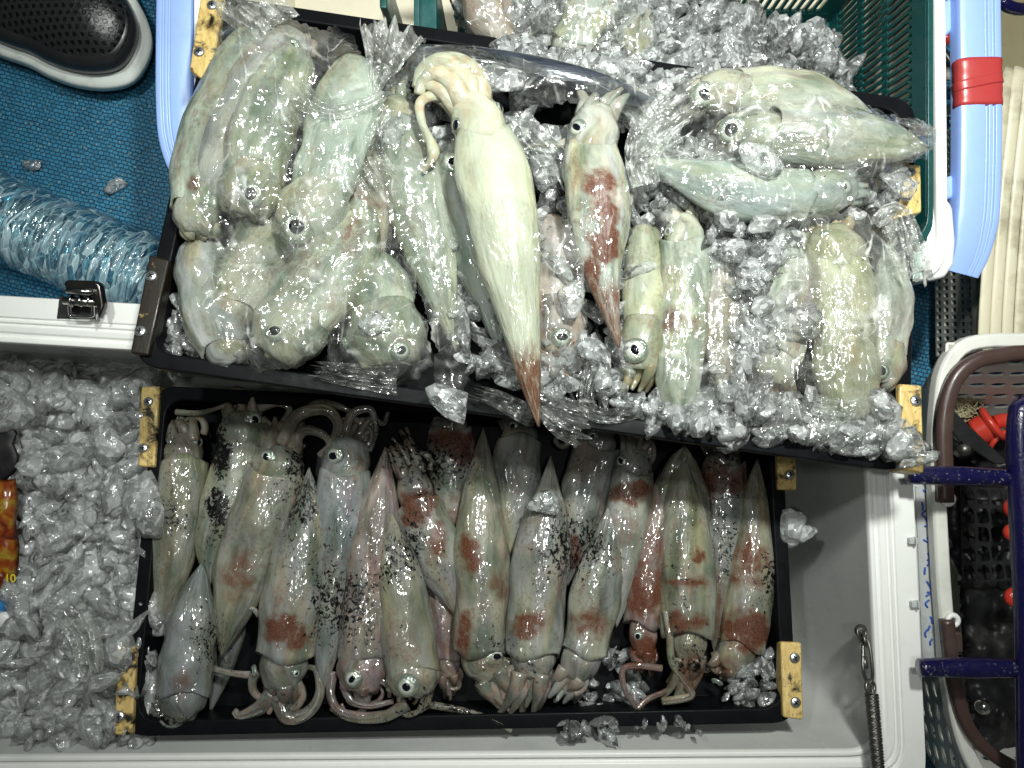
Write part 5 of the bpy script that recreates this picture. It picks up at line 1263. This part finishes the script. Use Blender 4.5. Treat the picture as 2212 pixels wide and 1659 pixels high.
# ------------------------------------------------------------------ things on the right of the deck
# stack of ribbed cream lids
sl = thing('ribbed_lid', 'stained cream ribbed plastic lid standing at the right edge', 'lid', P(2180, 450, 0))
for i, (xa, xb) in enumerate(((2112, 2126), (2136, 2152), (2161, 2178), (2187, 2204), (2213, 2232), (2240, 2260))):
    dx = -26 + i * 2
    xm = (xa + xb) / 2; pts = [P(xm + 62 - i * 4, 150 + i * -3, .172), P(xm + 52, 190, .178), P(xm + 40, 300, .178), P(xm + 24, 450, .176), P(xm + 10, 640, .172), P(xm + 4, 770, .165)]
    b = MB(); b.tube(catmull(pts, 40), S(12.6, .17), 14, .38, m=0); b.build('rib', M['cream_slat'], sl)
o = prism('panel', [P(x, y, .158) for x, y in [(2172, 170), (2320, 150), (2320, 790), (2114, 770), (2132, 450)]], .010, M['khaki'], sl, None, .002)
# grey lattice crate
gr = thing('lattice_crate', 'dirty grey lattice crate between the blue handle and the ribbed lid', 'crate', P(2080, 500, 0))
slot_panel('lattice', P(2024, 770, .03), P(2016, 240, .03), P(2108, 240, .13), P(2130, 770, .13), 34, 6, .60, .60, M['grille'], gr, .003, 0, 0, 8, 12)
b = MB(); b.tube([P(2100, 236, .132), P(2110, 775, .132)], S(9, .13), 8); b.build('edge_bar', M['grille'], gr)
b = MB(); b.tube(catmull([P(2050, 236, .09), P(2080, 222, .12), P(2125, 200, .15)], 10), S(11, .13), 8); b.build('corner_bar', M['basket'], gr)
# khaki bin top right, dark handle
kb = thing('bin', 'dirty khaki plastic bin in the upper right corner', 'bin', P(2190, 50, 0))
lofted('body', [P(2160, -200, .12), P(2138, 155, .12), P(2420, 170, .12), P(2420, -200, .12)], [(.02, -.118, .02), (.002, -.01, .02), (0, 0, .02), (.006, 0, .015), (.008, -.02, .015), (.02, -.10, .01)], M['khaki'], kb)
b = MB(); b.tube(catmull([P(2142, -20, .21), P(2175, 12, .21), P(2215, 20, .2), P(2260, 5, .2)], 20), S(13, .21), 12)
o = b.build('rod_handle', M['navy'], None, P(2175, 12, .2)); tag(o, 'navy blue curved grip at the top right corner', 'handle')
b = MB(); b.tube(catmull([P(2036, 158, .05), P(2060, 162, .05), P(2085, 165, .05), P(2120, 168, .05)], 12), S(14, .05), 10)
o = b.build('pipe', M['basket'], None, P(2070, 160, .03)); tag(o, 'short off-white pipe lying behind the blue handle', 'pipe')
b = MB(); b.tube([P(2034, 75, .03), P(2052, 90, .03)], S(14, .03), 10); o = b.build('float', M['red'], None, P(2040, 80, .01)); tag(o, 'small red float on the mat behind the blue handle', 'float')
b = MB(); b.tube(catmull([P(2032, 105, .02), P(2050, 130, .022), P(2062, 150, .02)], 10), S(9, .02), 8); o = b.build('strap', M['rubber'], None, P(2045, 125, .01)); tag(o, 'dark strap end on the mat behind the blue handle', 'strap')

# white basket with brown handles
wb = thing('basket', 'off-white slotted carry basket with brown handles at lower right', 'basket', P(2260, 1230, 0))
zw = .25
wr_ = [P(2046, 742, zw), P(2034, 1290, zw), P(2110, 1745, zw), P(2700, 1745, zw), P(2700, 742, zw)]
A_, B_, C_, D_ = P(2046, 742, zw), P(2030, 1215, zw), P(2110, 1790, zw), P(2660, 742, zw)
E_ = P(2660, 1790, zw)
def inw(v, dx, dy, z=.004): return Vector((v.x + dx, v.y + dy, z))
a_, b_2, c_, d_, e_ = inw(A_, .035, -.17), inw(B_, .030, 0), inw(C_, .035, .03), inw(D_, -.03, -.17), inw(E_, -.03, .03)
slot_panel('back_wall', a_, d_, D_, A_, 12, 14, .80, .40, M['basket'], wb, .0028, .5, 0, 2.3, 20)
slot_panel('side_wall', b_2, a_, A_, B_, 9, 9, .82, .42, M['basket'], wb, .0028, .5, 0, 2.3, 16)
slot_panel('side_wall', c_, b_2, B_, C_, 11, 9, .80, .50, M['basket'], wb, .0028, .5, 0, 2.2, 16)
slot_panel('front_wall', e_, c_, C_, E_, 12, 9, .80, .42, M['basket'], wb, .0028, .5, 0, 2.3, 16)
o = mobj('base', [a_, b_2, c_, e_, d_], [(0, 1, 2, 3, 4)], M['basket'], wb, None, False)
b = MB(); rp = catmull([P(2700, 738, zw), P(2212, 736, zw), P(2120, 738, zw), P(2074, 752, zw), P(2044, 790, zw), P(2030, 850, zw), P(2022, 1000, zw), P(2030, 1200, zw), P(2040, 1340, zw), P(2052, 1480, zw), P(2085, 1620, zw), P(2160, 1740, zw)], 90)
rsec = [(1, -.9), (1, .6), (.7, 1), (-.7, 1), (-1, .6), (-1, -.9)][::-1]
b.tube(rp, S(16, zw), 6, sec=rsec); bevel(b.build('rim', M['basket'], wb, smooth=False), .001)
b = MB(); hs = [(1, -.7), (1, .35), (.75, .8), (.2, .9), (-.2, .9), (-.75, .8), (-1, .35), (-1, -.7)][::-1]
b.tube(catmull([P(2520, 764, zw + .012), P(2230, 762, zw + .012), P(2160, 768, zw + .012), P(2108, 780, zw + .012), P(2068, 812, zw + .012), P(2047, 862, zw + .012), P(2038, 930, zw + .012), P(2040, 1010, zw + .012), P(2042, 1084, zw + .012)], 70), S(16.5, zw), 8, sec=hs)
o = b.build('handle', M['brown'], wb); 
b = MB(); b.tube(catmull([P(2046, 1338, zw + .012), P(2052, 1400, zw + .012), P(2064, 1480, zw + .012), P(2086, 1560, zw + .012), P(2130, 1618, zw + .012), P(2200, 1662, zw + .012), P(2300, 1690, zw + .012)], 60), S(14, zw), 8, sec=hs)
b.build('handle', M['brown'], wb)
for (x, y) in ((2048, 1078), (2058, 1340)):
    b = MB(); b.torus(P(x, y, zw + .010), S(11, zw), S(6, zw), (0, 0, 1), 20, 8); b.build('handle_clip', M['white'], wb)
prism('handle_stop', [P(x, y, zw + .016) for x, y in [(2064, 1366), (2080, 1366), (2082, 1410), (2052, 1412), (2052, 1396)]], .014, M['brown'], wb, None, .002)

# gear in the basket
gb = thing('gear_bag', 'black vinyl gear bag with mesh lying in the off-white basket', 'bag', P(2200, 1200, .05))
def lumpy(name, poly, z, amp, mat, parent, step=12, seed=0, dome=.03):
    xs = [p[0] for p in poly]; ys = [p[1] for p in poly]; vs = []; fs = []; idx = {}
    nx = int((max(xs) - min(xs)) / step) + 1; ny = int((max(ys) - min(ys)) / step) + 1
    for j in range(ny + 1):
        for i in range(nx + 1):
            x = min(xs) + i * step; y = min(ys) + j * step
            if not inpoly(x, y, poly): continue
            v = Vector((x * .012, y * .012, seed)); zz = z + amp * noise.noise(v) + amp * .7 * abs(noise.noise(v * 2.5)) 
            idx[(i, j)] = len(vs); vs.append(P(x, y, zz))
    for (i, j) in list(idx):
        q = [(i, j), (i, j + 1), (i + 1, j + 1), (i + 1, j)]
        if all(k in idx for k in q): fs.append(tuple(idx[k] for k in q))
    o = mobj(name, vs, fs, mat, parent, None, True); m = o.modifiers.new('S', 'SOLIDIFY'); m.thickness = .02; m.offset = -1; return o
lumpy('body', [(2060, 940), (2300, 930), (2340, 1640), (2130, 1640), (2080, 1500), (2066, 1200)], .12, .03, M['blackbag'], gb, 9, 3)
slot_panel('mesh_panel', P(2075, 1050, .150), P(2230, 1060, .155), P(2230, 1250, .155), P(2080, 1260, .150), 5, 5, .84, .84, M['rubber'], gb, .0015, 0, .2, 4, 12)
rl = thing('fishing_reel', 'bright red spool with flange in the off-white basket', 'reel', P(2130, 920, .12))
b = MB(); ax0, ax1 = P(2108, 935, .165), P(2150, 912, .175); cc = [ax0.lerp(ax1, i / 9) for i in range(10)]
b.tube(cc, [.016, .016, .016, .016, .016, .016, .016, .022, .022, .020], 24); b.build('spool', M['red'], rl)
b = MB(); b.tube([P(2150, 912, .175), P(2235, 895, .18)], .008, 14); b.build('grip', M['red'], rl)
b = MB(); b.tube(catmull([P(2135, 975, .17), P(2150, 950, .18), P(2185, 925, .18)], 12), .003, 8); b.build('crank', M['red'], rl)
o = prism('reel_box', [P(x, y, .16) for x, y in [(2062, 910), (2112, 906), (2120, 944), (2110, 960), (2072, 948)]], .03, M['rust'], None, P(2090, 930, .13), .002); tag(o, 'brown-red translucent box beside the red spool', 'box')
o = prism('knife_sheath', [P(x, y, .185) for x, y in [(2056, 880), (2080, 905), (2170, 990), (2176, 1003), (2150, 1003), (2070, 950), (2056, 930)]], .008, M['rubber'], None, P(2100, 950, .17), .002); tag(o, 'pointed black sheath lying below the red spool', 'sheath')
b = MB(); cc = [P(2080, 962, .16), P(2080, 968, .165), P(2082, 970, .175), P(2083, 972, .184)]
b.tube(cc, [.012, .012, .007, .007], 18); b.build('metal_knob', M['steel'], gb)
b = MB(); b.sphere(P(2123, 1527, .17), .0085, 16); o = b.build('metal_bead', M['chrome'], None, P(2123, 1527, .16)); tag(o, 'shiny steel ball near the lower brown handle', 'ball')
for (x, y, r_, l) in ((2190, 1098, .012, 'red float half hidden by the upright tube, upper one'), (2186, 1150, .010, 'small red float just below the upper red float'), (2190, 1290, .011, 'largest red oval float beside the upright tube')):
    b = MB(); b.sphere(P(x, y, .19), r_, 16, .7); o = b.build('float', M['red'], None, P(x, y, .18)); tag(o, l, 'float', 'red floats in the basket')
sp = MB(); 
for i in range(260):
    p0 = P(2072 + rnd.gauss(0, 16), 884 + rnd.gauss(0, 10), .15 + rnd.uniform(0, .02)); sp.tube(catmull([p0, p0 + Vector((rnd.uniform(-.01, .01), rnd.uniform(-.01, .01), .004)), p0 + Vector((rnd.uniform(-.02, .02), rnd.uniform(-.012, .012), 0))], 5), .0009, 4)
o = sp.build('rope_tangle', M['khaki'], None, P(2072, 884, .14)); tag(o, 'frayed khaki rope tangle at the back of the white basket', 'rope')

# navy tube frame
nf = thing('tube_frame', 'wet navy blue tubular frame crossing over the white basket', 'frame', P(2150, 1200, .25))
def tubeobj(pts, rpx, mat, parent, name='tube', z=.31, n=30):
    b = MB(); c = catmull(pts, n); b.tube(c, [S(r, z) for r in np.interp(np.linspace(0, 1, n), np.linspace(0, 1, len(rpx)), rpx)], 20); return b.build(name, mat, parent)
tubeobj([P(1962, 1027, .31), P(2060, 1028, .31), P(2150, 1031, .31), P(2215, 1033, .31)], [19, 21, 21, 18, 20], M['navy'], nf)
tubeobj([P(1986, 1442, .31), P(2060, 1442, .31), P(2150, 1443, .31), P(2230, 1445, .31)], [19, 21, 22, 20, 17], M['navy'], nf)
tubeobj([P(2215, 870, .31), P(2204, 884, .315), P(2201, 930, .315), P(2202, 1000, .315), P(2211, 1200, .315), P(2213, 1440, .315), P(2216, 1700, .315)], [22, 26, 26, 24, 19, 18, 18, 18], M['navy'], nf)
dr = MB()
for i in range(130):
    tt = rnd.random(); x = rnd.uniform(1975, 2200); yb = 1028 if rnd.random() < .55 else 1442
    a = rnd.uniform(-.8, .8); r0 = S(20, .31); c0 = P(x, yb, .31); dr.sphere(c0 + Vector((0, math.sin(a) * r0 * .99, math.cos(a) * r0 * .99)), rnd.uniform(.0006, .0018), 6, .5)
M['drop'] = mat_ice('water_drops', .02, .97, base=0, bs=.05)
o = dr.build('water_drops', M['drop'], nf)
o['kind'] = 'stuff'
